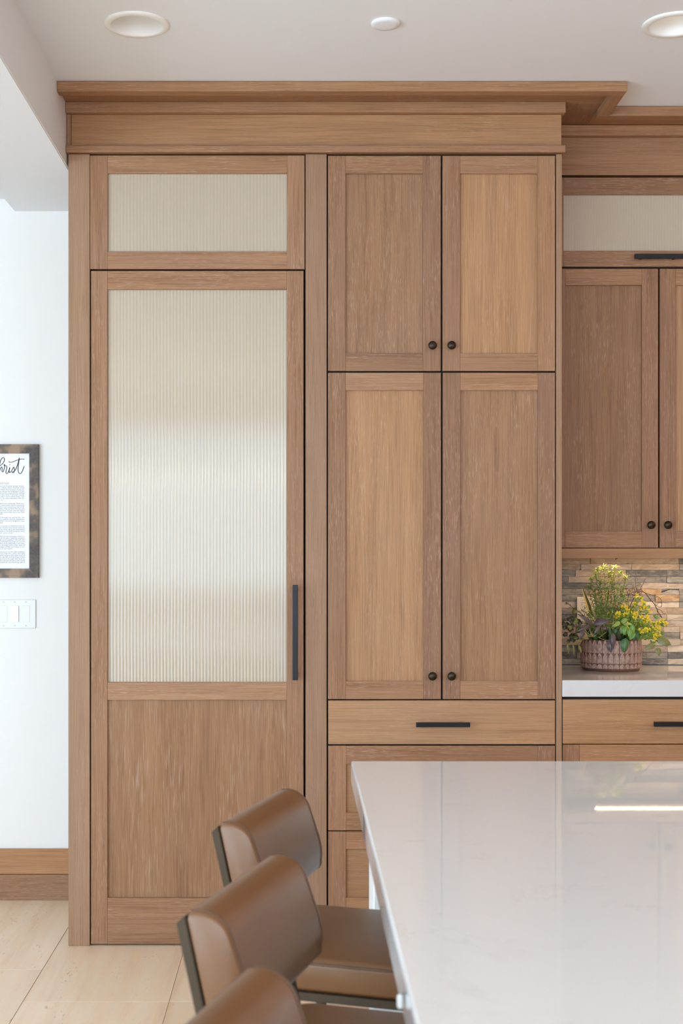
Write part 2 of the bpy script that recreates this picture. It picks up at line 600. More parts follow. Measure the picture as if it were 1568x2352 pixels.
def pot_mat():
    m, nt, b = new_mat('pinkish_terracotta')
    L = nt.links.new
    tc = N(nt, 'ShaderNodeTexCoord')
    at = N(nt, 'ShaderNodeAttribute', attribute_name='relief')
    n = N(nt, 'ShaderNodeTexNoise', inp={'Scale': 120.0, 'Detail': 4.0})
    L(tc.outputs['Object'], n.inputs['Vector'])
    c = mixc(nt, n.outputs[0], (0.26, 0.145, 0.105), (0.56, 0.40, 0.34))
    k = ramp(nt, at.outputs['Fac'], [(0.2, (0, 0, 0)), (0.6, (1, 1, 1))]).outputs[0]
    L(mixc(nt, k, (0.16, 0.080, 0.052), c), b.inputs['Base Color'])     # darker brown in the grooves
    b.inputs['Roughness'].default_value = 0.42
    return m


M['pot'] = pot_mat()
M['led'] = emitter('warm_led', (1.0, 0.74, 0.46), 6.0)
M['lens_on'] = emitter('lamp_lens_lit', (1.0, 0.92, 0.80), 0.45)
M['lens_off'] = plain('lamp_lens', (0.70, 0.72, 0.74), 0.4)
M['bulb'] = emitter('warm_bulb', (1.0, 0.82, 0.58), 60.0)


# ------------------------------------------------------------------ setting
def wall_with_holes(name, axis, pos, th, a0, a1, z0, z1, holes, mat):
    """a wall as a mesh of boxes around rectangular openings; axis 'x' = wall along x at y=pos."""
    bm = bmesh.new()
    cuts = sorted(holes)

    def bx(a, b, c, d):
        if axis == 'x':
            cube(bm, a, b, min(pos, pos + th), max(pos, pos + th), c, d)
        else:
            cube(bm, min(pos, pos + th), max(pos, pos + th), a, b, c, d)
    cur = a0
    for (h0, h1, hz0, hz1) in cuts:
        bx(cur, h0, z0, z1)
        bx(h0, h1, z0, hz0)
        bx(h0, h1, hz1, z1)
        cur = h1
    bx(cur, a1, z0, z1)
    o = put(name, bm, mat)
    return tag(o, kind='structure')


tag(board('wall_back', None, M['wall'], XL, XR, YB, YB + 0.15, 0, 3.15, 0), kind='structure')
wall_with_holes('wall_rear', 'x', YR, -0.15, XL, XR, 0, 3.15, [(a, b, *RWZ) for a, b in REAR_WINS], M['wall'])
wall_with_holes('wall_left', 'y', XL, -0.15, YR, YB, 0, 3.15, [(a, b, *LWZ) for a, b in LEFT_WINS], M['wall'])
tag(board('wall_right', None, M['bounce_wall'], XR, XR + 0.15, YR, YB, 0, 3.15, 0), kind='structure')
tag(board('ceiling', None, M['ceil'], -0.838, XR, YR, YB, ZC, ZC + 0.12, 0), kind='structure')
tag(board('ceiling_left', None, M['ceil'], XL, -1.166, YR, YB, ZL, ZL + 0.12, 0), kind='structure')
bm = bmesh.new()
cube(bm, -1.166, -0.838, YR, YB, ZB, 3.15)
bmesh.ops.bevel(bm, geom=[e for e in bm.edges if abs(e.verts[0].co.y - e.verts[1].co.y) > 1 and e.verts[0].co.z < 2.9], offset=0.004, segments=3, affect='EDGES')
tag(put('ceiling_beam', bm, M['ceil']), kind='structure')

# windows out of view (they light the room and show in the reeded glass)
for i, (a, b) in enumerate(REAR_WINS):
    wdw = tag(empty('window_%d' % (i + 1), ((a + b) / 2, YR - 0.08, RWZ[0])), kind='structure')
    for x0, x1, z0, z1 in ((a, b, RWZ[0], RWZ[0] + 0.06), (a, b, RWZ[1] - 0.06, RWZ[1]), (a, a + 0.06, RWZ[0] + 0.06, RWZ[1] - 0.06), (b - 0.06, b, RWZ[0] + 0.06, RWZ[1] - 0.06)):
        board('frame_bar', wdw, M['trim'], x0, x1, YR - 0.12, YR - 0.06, z0, z1)
for i, (a, b) in enumerate(LEFT_WINS):
    wdw = tag(empty('window_%d' % (i + 4), (XL - 0.08, (a + b) / 2, LWZ[0])), kind='structure')
    for y0, y1, z0, z1 in ((a, b, LWZ[0], LWZ[0] + 0.08), (a, b, LWZ[1] - 0.08, LWZ[1]), (a, a + 0.08, LWZ[0] + 0.08, LWZ[1] - 0.08), (b - 0.08, b, LWZ[0] + 0.08, LWZ[1] - 0.08)):
        board('frame_bar', wdw, M['trim'], XL - 0.12, XL - 0.06, y0, y1, z0, z1)

# floor: grout bed with separate travertine tiles
fl = tag(board('floor', None, M['grout'], XL, XR, YR, YB, -0.12, -0.0025, 0), kind='structure')
TW, TL, G = 0.463, 0.914, 0.0022
tile_mesh = {}
col0 = -0.872
k0 = int(math.floor((XL - col0) / TW)) - 1
for k in range(k0, 14):
    x0, x1 = col0 + k * TW + G / 2, col0 + (k + 1) * TW - G / 2
    x0, x1 = max(x0, XL), min(x1, XR)
    if x1 - x0 < 0.02:
        continue
    joint = (-0.594, 0.32, -0.10, -0.27)[k % 4] if k >= 0 else (-0.27, 0.05, -0.45)[(-k - 1) % 3]
    near = -1.6 <= x0 and x1 <= 2.0
    y = joint + TL * math.ceil((YB - joint) / TL)
    while y > YR:
        y1, y0 = min(y - G / 2, YB), max(y - TL + G / 2, YR)
        if not near or y1 < -1.6:
            # beyond the tiles that the picture shows: one long slab of the same stone per column
            y0 = YR
        if y1 - y0 > 0.02:
            board('tile', fl, M['trav'], x0, x1, y0, y1, -0.0025, random.uniform(-0.0002, 0.0), 0.0006)
        y = y0 - G / 2

# baseboard on the wall left of the cabinets
bb = tag(empty('baseboard_left', (-2.6, YB - 0.01, 0)), kind='structure')
board('lower_board', bb, M['oak_h'], XL, -0.835, YB - 0.021, YB, 0.0, 0.104, 0.0015)
board('upper_board', bb, wood('oak_base_upper', 0, 0.1, 1.0, (1.12, 1.02, 0.86)), XL, -0.835, YB - 0.015, YB, 0.1045, 0.208, 0.0025)


# ------------------------------------------------------------------ cabinet building blocks
def fx(px):
    return (px - CX) / 636.0


def fz(py):
    return CAMZ + (CY - py) / 636.0


def ux(px):
    return (px - CX) / 603.5


def uz(py):
    return CAMZ + (CY - py) / 603.5


YU = 0.259          # face plane of the wall cabinets on the right


def shaker(par, y, xa, xb, za, zb, pxa, pxb, pza, pzb, fill='oak_panel', th=0.021, rec=0.0095, stile='oak_v', rail='oak_h', fill_name='panel'):
    """stiles, rails and a recessed panel, front face at y."""
    board('stile', par, M[stile], xa, pxa, y, y + th, za, zb, 0.0011)
    board('stile', par, M[stile], pxb, xb, y, y + th, za, zb, 0.0011)
    board('rail', par, M[rail], pxa, pxb, y + 0.0004, y + th, pzb, zb, 0.0009)
    board('rail', par, M[rail], pxa, pxb, y + 0.0004, y + th, za, pza, 0.0009)
    if fill:
        board(fill_name, par, M[fill], pxa - 0.004, pxb + 0.004, y + rec, y + th - 0.003, pza - 0.004, pzb + 0.004, 0)


def reeded(par, y, x0, x1, z0, z1, pitch=0.01206, depth=0.0012):
    """one pane of reeded glass, convex ribs towards the room."""
    bm = bmesh.new()
    n = max(1, round((x1 - x0) / pitch))
    p = (x1 - x0) / n
    K = 10
    prof = []
    for i in range(n):
        for k in range(K):
            t = k / K
            prof.append((x0 + (i + t) * p, y - depth * math.sin(PI * t) ** 0.8 if 0 < t < 1 else y))
    prof.append((x1, y))
    lo = [bm.verts.new((a, b, z0)) for a, b in prof]
    hi = [bm.verts.new((a, b, z1)) for a, b in prof]
    for i in range(len(prof) - 1):
        bm.faces.new((lo[i], lo[i + 1], hi[i + 1], hi[i]))
    bl = [bm.verts.new((x, y + 0.004, z)) for x, z in ((x0, z0), (x1, z0), (x1, z1), (x0, z1))]
    bm.faces.new((bl[1], bl[0], bl[3], bl[2]))
    o = put('glass_pane', bm, M['glass'], par, smooth=True)
    return tag(o, 'cream reeded glass pane with fine upright ribs')


def knob(par, x, y, z):
    bm = bmesh.new()
    prof = [(0.0085, 0.0), (0.0085, 0.002), (0.006, 0.004), (0.0055, 0.011), (0.009, 0.0145), (0.0137, 0.018), (0.0155, 0.022), (0.0150, 0.026), (0.0120, 0.0295), (0.0065, 0.0318), (0.0005, 0.0325)]
    lathe(bm, prof, 28, x, y, z, 'y')
    bmesh.ops.recalc_face_normals(bm, faces=bm.faces)
    o = put('knob', bm, M['bronze'], par, smooth=True)
    return tag(o, 'round dark bronze knob')


def pull(par, y, x0, x1, z0, z1, horiz=True, stand=0.030, d=0.011):
    """square bar pull with two standing feet."""
    h = empty('handle', ((x0 + x1) / 2, y, (z0 + z1) / 2), par)
    tag(h, 'matt black bar pull')
    bm = bmesh.new()
    cube(bm, x0, x1, y - stand - d, y - stand, z0, z1, 0.0014, 2)
    if horiz:
        zc, r = (z0 + z1) / 2, 0.005
        for xc in (x0 + 0.03, x1 - 0.03):
            cube(bm, xc - r, xc + r, y - stand, y, zc - r, zc + r)
    else:
        xc, r = (x0 + x1) / 2, 0.005
        for zc in (z0 + 0.018, z1 - 0.018):
            cube(bm, xc - r, xc + r, y - stand, y, zc - r, zc + r)
    bpy.data.objects.remove(h)
    o = put('handle', bm, M['black'], par)
    return tag(o, 'matt black bar pull')


# ------------------------------------------------------------------ pantry wall, left half of the tall run
P0 = empty('pantry_surround', (fx(428), 0.3, 0))
tag(P0, 'oak surround of the tall pantry door, with a plain post at either side of it', 'door frame')
board('post', P0, M['oak_post'], fx(157), fx(206), 0.0, 0.62, 0.0, fz(354), 0.0012)
board('post', P0, M['oak_post'], fx(701.5), fx(750), 0.0, 0.62, 0.0, fz(354), 0.0012)
board('backing', P0, M['gap'], fx(206.5), fx(701), 0.05, 0.06, 0.02, fz(354), 0)

TR = empty('transom_window', (fx(453), 0.0, fz(618)))
tag(TR, 'low wide oak-framed reeded glass panel above the pantry door', 'glass panel', kind='thing')
shaker(TR, 0.002, fx(206.6), fx(699.5), fz(617.5), fz(356.5), fx(247), fx(659), fz(577.5), fz(398), fill=None)
reeded(TR, 0.013, fx(246), fx(660), fz(578.5), fz(397))

PD = empty('pantry_door_leaf', (fx(453), 0.0, 0.006))
tag(PD, 'tall oak pantry door with reeded glass above a wood panel and a long black pull', 'door', kind='thing')
Y = 0.0035
board('stile', PD, M['oak_v'], fx(208.5), fx(246.5), Y, Y + 0.038, fz(2169), fz(621.5), 0.0013)
board('stile', PD, M['oak_v'], fx(658.5), fx(697), Y, Y + 0.038, fz(2169), fz(621.5), 0.0013)
board('top_rail', PD, M['oak_h'], fx(246.5), fx(658.5), Y + 0.0004, Y + 0.038, fz(664.5), fz(621.5), 0.001)
board('middle_rail', PD, M['oak_h'], fx(246.5), fx(658.5), Y + 0.0004, Y + 0.038, fz(1608), fz(1567), 0.001)
board('bottom_rail', PD, M['oak_h'], fx(246.5), fx(658.5), Y + 0.0004, Y + 0.038, fz(2169), fz(2063), 0.001)
board('panel', PD, M['oak_open'], fx(243), fx(662), Y + 0.011, Y + 0.03, fz(2066), fz(1605), 0)
reeded(PD, Y + 0.012, fx(245.5), fx(659.5), fz(1568), fz(664))
pull(PD, Y, fx(671.5) * 0.9915, fx(684) * 1.0, fz(1560), fz(1343), horiz=False)

# ------------------------------------------------------------------ tall cabinet, right half
TC = empty('tall_cabinet', (fx(1015), 0.3, 0))
tag(TC, 'full-height oak cabinet with four panelled doors over drawers, right of the pantry door', 'cabinet')
board('carcass', TC, M['gap'], fx(751), fx(1275.5), 0.0235, 0.62, 0.02, fz(355), 0)
board('end_stile', TC, M['oak_post'], fx(1276.8), fx(1290), 0.0, 0.62, 0.0, fz(354), 0.001)


def cab_door(root, y, X0, X1, Z0, Z1, a, b, c, d, kx, kz, fill='oak_panel'):
    dr = empty('door', ((X0 + X1) / 2, y, Z0), root)
    shaker(dr, y, X0, X1, Z0, Z1, a, b, c, d, fill)
    knob(dr, kx, y, kz)
    return dr


cab_door(TC, 0.001, fx(753), fx(1012), fz(852), fz(357.5), fx(793.5), fx(971), fz(811.5), fz(398.5), fx(994) * 0.993, fz(795))
cab_door(TC, 0.001, fx(1016), fx(1274.5), fz(852), fz(357.5), fx(1056.5), fx(1234), fz(811.5), fz(398.5), fx(1038) * 0.993, fz(795))
cab_door(TC, 0.001, fx(753), fx(1012.5), fz(1606), fz(856), fx(793.5), fx(972), fz(1564.5), fz(896.5), fx(994) * 0.993, fz(1552))
cab_door(TC, 0.001, fx(1016.5), fx(1274.5), fz(1606), fz(856), fx(1057), fx(1235), fz(1564.5), fz(896.5), fx(1038) * 0.993, fz(1552))
d1 = empty('drawer', (fx(1014), 0.0, fz(1709)), TC)
board('drawer_front', d1, M['oak_front'], fx(753.5), fx(1274.5), 0.001, 0.0225, fz(1709.5), fz(1609), 0.0012)
pull(d1, 0.001, fx(955) * 0.993, fx(1079) * 0.993, fz(1667), fz(1656.5))
for (za, zb, pa, pb) in ((1907.5, 1713, 1866.5, 1755), (2104, 1910, 2062, 1950.5)):
    d2 = empty('drawer', (fx(1014), 0.0, fz(za)), TC)
    shaker(d2, 0.001, fx(753.5), fx(1274.5), fz(za), fz(zb), fx(794.5), fx(1234), fz(pa), fz(pb), 'oak_front')
    pull(d2, 0.001, fx(955) * 0.993, fx(1079) * 0.993, fz((pa + pb) / 2 + 5), fz((pa + pb) / 2 - 5))
board('plinth', TC, M['oak_h'], fx(753.5), fx(1274.5), 0.06, 0.075, 0.0, fz(2107), 0.001)

# ------------------------------------------------------------------ crown over the tall run
XC0, XC1 = -0.837, 0.951
CR = empty('crown_moulding', (0.05, 0.1, fz(353)))
tag(CR, 'deep oak crown moulding over the pantry door and tall cabinet, nearest the ceiling lamps', 'moulding', kind='thing')
LZ, LW, OV = 3.0215, 0.045, 0.189
bm = bmesh.new()
cube(bm, XC0, XC1 + OV, -OV, -OV + LW, LZ, ZC - 0.0015, 0.0015)
put('lip', bm, M['oak_h'], CR)
board('lip', CR, M['oak_y'], XC1 + OV - LW, XC1 + OV, -OV + LW, YU - OV - 0.001, LZ, ZC - 0.0015, 0.001)
board('soffit', CR, M['oak_h'], XC0, XC1 + OV - LW, -OV + LW, 0.0, 3.043, ZC - 0.0015, 0)
board('soffit', CR, M['oak_y'], XC1 + 0.002, XC1 + OV - LW, 0.0005, YU - OV - 0.001, 3.043, ZC - 0.0015, 0)
board('band', CR, M['oak_h'], XC0, 0.961, -0.022, 0.068, 3.0035, 3.0428, 0.0012)
board('frieze', CR, M['oak_frieze'], fx(163.5), 0.950, 0.002, 0.068, 2.8885, 3.003, 0.001)
board('frieze_stile', CR, M['oak_v'], XC0 + 0.001, fx(163), 0.0, 0.068, 2.8885, 3.003, 0.001)
board('bead', CR, M['oak_h'], XC0, 0.962, -0.016, 0.068, 2.8625, 2.888, 0.003, 2)

# ------------------------------------------------------------------ wall cabinet on the right with its crown
UX0, UX1 = 0.953, 1.795
UC = empty('wall_cabinet', ((UX0 + UX1) / 2, 0.45, 1.398))
tag(UC, 'oak wall cabinet with a reeded glass flap, hung above the counter with the plant', 'cabinet')
board('carcass', UC, M['gap'], UX0, UX1, YU + 0.0235, 0.645, 1.44, 2.853, 0)
fd = empty('flap_door', ((UX0 + UX1) / 2, YU, uz(612)), UC)
shaker(fd, YU, UX0 + 0.002, UX1 - 0.002, uz(612.5), uz(407.5), ux(1294), UX1 - 0.06, uz(576), uz(447), fill=None)
reeded(fd, YU + 0.010, ux(1293), UX1 - 0.059, uz(577), uz(446), 0.0105, 0.0009)
pull(fd, YU, ux(1457) * 0.9925, ux(1457) * 0.9925 + 0.186, uz(599), uz(588))
cab_door(UC, YU, UX0 + 0.002, ux(1511), uz(1258), uz(617), UX0 + 0.063, ux(1473.5), uz(1220.5), uz(655.5), ux(1497) * 0.9935, uz(1206))
cab_door(UC, YU, ux(1515), UX1 - 0.002, uz(1258), uz(617), ux(1551.5), UX1 - 0.063, uz(1220.5), uz(655.5), ux(1536) * 0.9935, uz(1206))
board('light_rail', UC, M['oak_front'], UX0, UX1, YU, YU + 0.022, 1.3985, 1.436, 0.001)
board('underside', UC, M['oak_h'], UX0, UX1, YU + 0.024, 0.628, 1.425, 1.439, 0)

UR = empty('crown_moulding', (1.5, 0.4, 2.858))
tag(UR, 'oak crown moulding set further back, over the wall cabinet with the glass flap', 'moulding', kind='thing')
board('lip', UR, M['oak_h'], XC1 + OV - LW, UX1 + 0.19, YU - OV, YU - OV + LW, LZ, ZC - 0.0015, 0.0012)
board('return_block', UR, M['oak_y'], 0.902, 0.950, YU - OV, 0.62, 2.8625, 3.0425, 0.001)
board('soffit', UR, M['oak_y'], XC1 + 0.002, XC1 + OV - LW, YU - OV, YU, 3.043, ZC - 0.0015, 0)
board('soffit', UR, M['oak_h'], XC1 + OV - LW + 0.001, UX1 + 0.19, YU - OV + LW, YU, 3.043, ZC - 0.0015, 0)
board('band', UR, M['oak_h'], 0.966, UX1 + 0.02, YU - 0.022, 0.62, 3.0015, 3.0415, 0.0012)
board('frieze', UR, M['oak_frieze'], 0.9655, UX1, YU + 0.002, 0.62, 2.8585, 3.001, 0.001)

# ------------------------------------------------------------------ base cabinet, counter, stone splashback
BC = empty('base_cabinet', (1.38, 0.3, 0))
tag(BC, 'oak base cabinet with drawers under the white counter, half hidden by the island', 'cabinet')
board('carcass', BC, M['gap'], 0.9535, 1.81, 0.0235, 0.62, 0.02, 0.8985, 0)
b1 = empty('drawer', (1.38, 0, fz(1708)), BC)
board('drawer_front', b1, M['oak_front'], 0.9545, 1.808, 0.001, 0.0225, fz(1708.5), fz(1607), 0.0012)
pull(b1, 0.001, fx(1501) * 0.993, fx(1501) * 0.993 + 0.195, fz(1666), fz(1655))
for (za, zb, pa, pb) in ((1907.5, 1710.5, 1866.5, 1752), (2104, 1910, 2062, 1950.5)):
    b2 = empty('drawer', (1.38, 0, fz(za)), BC)
    shaker(b2, 0.001, 0.9545, 1.808, fz(za), fz(zb), fx(1331), 1.748, fz(pa), fz(pb), 'oak_front')
board('plinth', BC, M['oak_h'], 0.9545, 1.808, 0.06, 0.075, 0.0, fz(2107), 0.001)

ct = board('counter_slab', None, M['quartz2'], 0.9525, 1.95, -0.0015, 0.632, 0.9, 0.96, 0.0025, 2)
tag(ct, 'thick white stone counter slab under the plant, on the base cabinet', 'counter', kind='thing')

# ledger stones: rows from the top, x breaks and stone kinds read from the photograph (crop pixels)
YS = 0.636
SS = FPX / (YS - CAMY)


def sx(cpx):
    return (1270 + cpx / 4.5235 - CX) / SS


def sz(cpy):
    return CAMZ + (CY - (1260 + cpy / 4.523)) / SS


rows_y = [50, 100, 160, 222, 290, 355, 420, 480, 550, 615, 682, 750, 812, 870, 940, 1005, 1075, 1143, 1205]
rows = [
    ([60, 420, 900, 1420], 'tgt'),
    ([60, 385, 643, 1307, 1460], 'tttd'),
    ([60, 290, 815, 1310, 1460], 'tptg'),
    ([60, 232, 500, 760, 1178, 1460], 'gttdd'),
    ([60, 157, 480, 770, 1178, 1460], 'dptgg'),
    ([60, 390, 640, 905, 1180, 1460], 'dggpp'),
    ([60, 385, 700, 920, 1125, 1310, 1460], 'gttogg'),
    ([60, 330, 620, 1060, 1305, 1460], 'gtgog'),
    ([60, 245, 560, 960, 1310, 1460], 'pgtlg'),
    ([60, 420, 800, 1180, 1460], 'gdtt'),
    ([60, 330, 780, 1180, 1460], 'dgpl'),
    ([60, 380, 700, 1000, 1460], 'ltgp'),
    ([60, 300, 720, 1145, 1312, 1460], 'pgtlt'),
    ([60, 420, 880, 1316, 1460], 'ptgp'),
    ([60, 350, 800, 1315, 1460], 'pglt'),
    ([60, 250, 610, 940, 1190, 1460], 'gdtpl'),
    ([60, 245, 700, 920, 970, 1190, 1460], 'dgtggd'),
    ([60, 300, 760, 918, 1190, 1460], 'gttdl'),
]
wsp = tag(board('wall_splashback', None, M['slot'], 0.955, 1.80, 0.640, 0.6495, 0.9605, 1.425, 0), kind='structure')
for r, (xs, ks) in enumerate(rows):
    z1, z0 = sz(rows_y[r]), sz(rows_y[r + 1])
    for i, kch in enumerate(ks):
        x0, x1 = sx(xs[i]), sx(xs[i + 1])
        x0 = max(x0, 0.956)
        if r == 0:
            z1 = min(z1, 1.4235)
        z0c = max(z0, 0.9608)
        f = YS - random.uniform(-0.002, 0.006)
        bm = bmesh.new()
        g = 0.0005
        nx, nz = max(2, min(5, int((x1 - x0) / 0.03))), 2
        grid = []
        for a in range(nx + 1):
            colv = []
            for c in range(nz + 1):
                edge = a in (0, nx) or c in (0, nz)
                colv.append(bm.verts.new((x0 + g + (x1 - x0 - 2 * g) * a / nx, f + random.uniform(-0.0012, 0.0012) + (0.0015 if edge else 0), z0c + g + (z1 - z0c - 2 * g) * c / nz + (random.uniform(-0.0004, 0.0004) if c in (0, nz) else 0))))
            grid.append(colv)
        for a in range(nx):
            for c in range(nz):
                bm.faces.new((grid[a][c], grid[a + 1][c], grid[a + 1][c + 1], grid[a][c + 1]))
        rim = [grid[a][0] for a in range(nx + 1)] + [grid[nx][c] for c in range(1, nz + 1)] + [grid[a][nz] for a in range(nx - 1, -1, -1)] + [grid[0][c] for c in range(nz - 1, 0, -1)]
        back = [bm.verts.new((v.co.x, 0.6405, v.co.z)) for v in rim]
        for a in range(len(rim)):
            b2_ = (a + 1) % len(rim)
            bm.faces.new((rim[a], back[a], back[b2_], rim[b2_]))
        put('stone', bm, STONE[kch], wsp)

OP = empty('power_outlet', (1.175, 0.632, 1.19))
tag(OP, 'ivory power outlet on the stone wall, half hidden behind the potted plant', 'outlet')
oz0, oz1 = CAMZ + (CY - 1436) / 563, CAMZ + (CY - 1371) / 563
ox0 = (1324.5 - CX) / 563
board('cover_plate', OP, M['outlet'], ox0, ox0 + 0.0745, 0.6225, 0.6285, oz0, oz1, 0.002, 2)
board('socket', OP, M['outlet'], ox0 + 0.021, ox0 + 0.0535, 0.6215, 0.6225, oz0 + 0.025, oz1 - 0.025, 0.0003)
for zc in (oz1 - 0.044, oz0 + 0.044):
    for xo in (0.030, 0.044):
        board('slot', OP, M['slot'], ox0 + xo, ox0 + xo + 0.0022, 0.6212, 0.6215, zc - 0.004, zc + 0.005, 0)

LS = empty('light_strip', (1.4, 0.5, 1.418))
tag(LS, 'thin warm light strip fixed beneath the wall cabinet', 'lamp')
board('housing', LS, M['white_plastic'], 1.16, 1.78, 0.42, 0.44, 1.419, 1.425, 0.0008)
board('diffuser', LS, M['led'], 1.165, 1.775, 0.428, 0.433, 1.4165, 1.419, 0)
ll = bpy.data.lights.new('strip_light', 'AREA')
ll.shape = 'RECTANGLE'
ll.size, ll.size_y = 0.60, 0.016
ll.energy = 1.9
ll.color = (1.0, 0.70, 0.40)
lo_ = bpy.data.objects.new('strip_light', ll)
COL.objects.link(lo_)
lo_.location = (1.47, 0.4305, 1.4155)

# ------------------------------------------------------------------ ceiling fittings
def downlight(x, y, label, lit):
    t = empty('recessed_lamp', (x, y, ZC))
    tag(t, label, 'lamp', 'recessed ceiling lamps')
    bm = bmesh.new()
    lathe(bm, [(0.1005, 0.0), (0.1005, -0.004), (0.097, -0.0065), (0.082, -0.0075), (0.078, -0.006), (0.0765, -0.001)], 56, x, y, ZC)
    put('trim_ring', bm, M['trim'], t, smooth=True)
    bm = bmesh.new()
    prof = []
    for i in range(15):
        r = 0.0765 - 0.018 * i / 14
        h = 0.062 * i / 14 - 0.001
        prof += [(r, h), (r - 0.0012, h + 0.003)]
    lathe(bm, prof, 48, x, y, ZC)
    put('baffle', bm, M['trim'], t, smooth=True)
    bm = bmesh.new()
    rg = lathe(bm, [(0.058, 0.064), (0.0005, 0.064)], 32, x, y, ZC)
    put('lens', bm, M['lens_on'] if lit else M['lens_off'], t)
    return t


# openings for the lamps in the ceiling slab
HOLES = [(-0.5, -0.685), (1.166, -0.685)]


def cut_ceiling():
    o = bpy.data.objects['ceiling']
    cut = bmesh.new()
    for x, y in HOLES:
        bmesh.ops.create_cone(cut, cap_ends=True, segments=48, radius1=0.0775, radius2=0.0775, depth=0.2, matrix=Matrix.Translation((x, y, ZC)))
    me = bpy.data.meshes.new('cutter')
    cut.to_mesh(me)
    cut.free()
    c = bpy.data.objects.new('cutter', me)
    COL.objects.link(c)
    md = o.modifiers.new('holes', 'BOOLEAN')
    md.operation, md.object, md.solver = 'DIFFERENCE', c, 'EXACT'
    dg = bpy.context.evaluated_depsgraph_get()
    nm = bpy.data.meshes.new_from_object(o.evaluated_get(dg))
    o.modifiers.clear()
    o.data = nm
    bpy.data.objects.remove(c)


cut_ceiling()
downlight(*HOLES[0], 'unlit recessed ceiling lamp with white trim ring, beside the beam', False)
downlight(*HOLES[1], 'faintly lit recessed ceiling lamp over the set-back wall cabinet', True)
bm = bmesh.new()
lathe(bm, [(0.044, 0.0), (0.0445, -0.005), (0.043, -0.0075), (0.030, -0.0085), (0.0005, -0.009)], 48, 0.2695, -0.694, ZC)
tag(put('sprinkler_cover', bm, M['ceil'], smooth=True), 'small flat white disc cover on the ceiling between the two lamps', 'cover')

# ------------------------------------------------------------------ framed print and switches on the left wall
WS = 560.5            # pixels per metre on that wall


def lx(px):
    return (px - CX) / WS


def lz(py):
    return CAMZ + (CY - py) / WS


FP = empty('framed_print', (lx(92) - 0.26, YB - 0.01, lz(1328)))
tag(FP, 'tall framed white print with script lettering in charred wood, above the switches', 'picture')
X1f, Z0f, Z1f = lx(90), lz(1327), lz(1021)
X0f = X1f - 0.44
FW = 0.0375


def mitred(name, a, b, ia, ib):
    """frame rail: outer edge a-b, inner edge ia-ib in the wall plane, bevelled front."""
    bm = bmesh.new()
    yb, yf = YB, YB - 0.020
    v = []
    for (x, z) in (a, b, ib, ia):
        v.append((bm.verts.new((x, yb, z)), bm.verts.new((x, yf + (0.003 if (x, z) in (a, b) else 0.0), z))))
    bm.faces.new([q[1] for q in v])
    bm.faces.new([q[0] for q in reversed(v)])
    for i in range(4):
        j = (i + 1) % 4
        bm.faces.new((v[i][0], v[j][0], v[j][1], v[i][1]))
    bmesh.ops.recalc_face_normals(bm, faces=bm.faces)
    return put(name, bm, M['charred'], FP)


oc = [(X0f, Z0f), (X1f, Z0f), (X1f, Z1f), (X0f, Z1f)]
ic = [(X0f + FW, Z0f + FW), (X1f - FW, Z0f + FW), (X1f - FW, Z1f - FW), (X0f + FW, Z1f - FW)]
for i in range(4):
    j = (i + 1) % 4
    mitred('frame_rail', oc[i], oc[j], ic[i], ic[j])
sheet = board('sheet', FP, M['paper'], X0f + FW - 0.002, X1f - FW + 0.002, YB - 0.010, YB - 0.006, Z0f + FW - 0.002, Z1f - FW + 0.002, 0)


def ink(strokes, name, yq, width, mapxy, mat):
    bm = bmesh.new()
    for st in strokes:
        if len(st) == 1:
            c = mapxy(*st[0])
            ring = [bm.verts.new((c[0] + width * 0.8 * math.cos(a * PI / 5), yq, c[1] + width * 0.8 * math.sin(a * PI / 5))) for a in range(10)]
            bm.faces.new(ring)
            continue
        pts = catmull([Vector((*mapxy(*p), 0)) for p in st], 6)
        L_, R_ = [], []
        for i, p in enumerate(pts):
            t = (pts[min(i + 1, len(pts) - 1)] - pts[max(i - 1, 0)]).normalized()
            wd = width * (0.5 + 0.22 * abs(t.y))
            nrm = Vector((-t.y, t.x, 0)) * wd
            L_.append(bm.verts.new((p.x + nrm.x, yq, p.y + nrm.y)))
            R_.append(bm.verts.new((p.x - nrm.x, yq, p.y - nrm.y)))
        for i in range(len(pts) - 1):
            bm.faces.new((L_[i], R_[i], R_[i + 1], L_[i + 1]))
    return put(name, bm, mat, sheet)


def cmap(a, b):
    return lx(a / 7.127), lz(1010 + b / 7.127)


# the photograph shows the end of the word "Christ"
script = [
    [(-60, 330), (-90, 300), (-130, 330), (-160, 420), (-140, 520), (-95, 545), (-60, 510), (-20, 440)],
    [(-20, 440), (20, 420), (60, 380), (80, 330), (68, 296), (45, 300), (18, 340), (0, 420), (-6, 505), (0, 520), (15, 470), (35, 448), (42, 480), (40, 518), (58, 525), (78, 470)],
    [(78, 470), (84, 410), (70, 418), (90, 428), (116, 438), (112, 490), (102, 535), (118, 556), (140, 535), (158, 490), (168, 455)],
    [(168, 455), (156, 505), (162, 538), (180, 530), (205, 495), (228, 448)],
    [(168, 410)],
    [(228, 448), (242, 478), (240, 518), (222, 545), (203, 528), (232, 520), (262, 490), (290, 420), (312, 345), (322, 298)],
    [(322, 298), (308, 400), (302, 480), (310, 535), (335, 558), (365, 530), (386, 480), (400, 436)],
    [(152, 354), (168, 372), (215, 366), (270, 342), (330, 324), (382, 318), (405, 328)],
]
ink(script, 'script_lettering', YB - 0.0105, 0.0024, cmap, M['ink'])


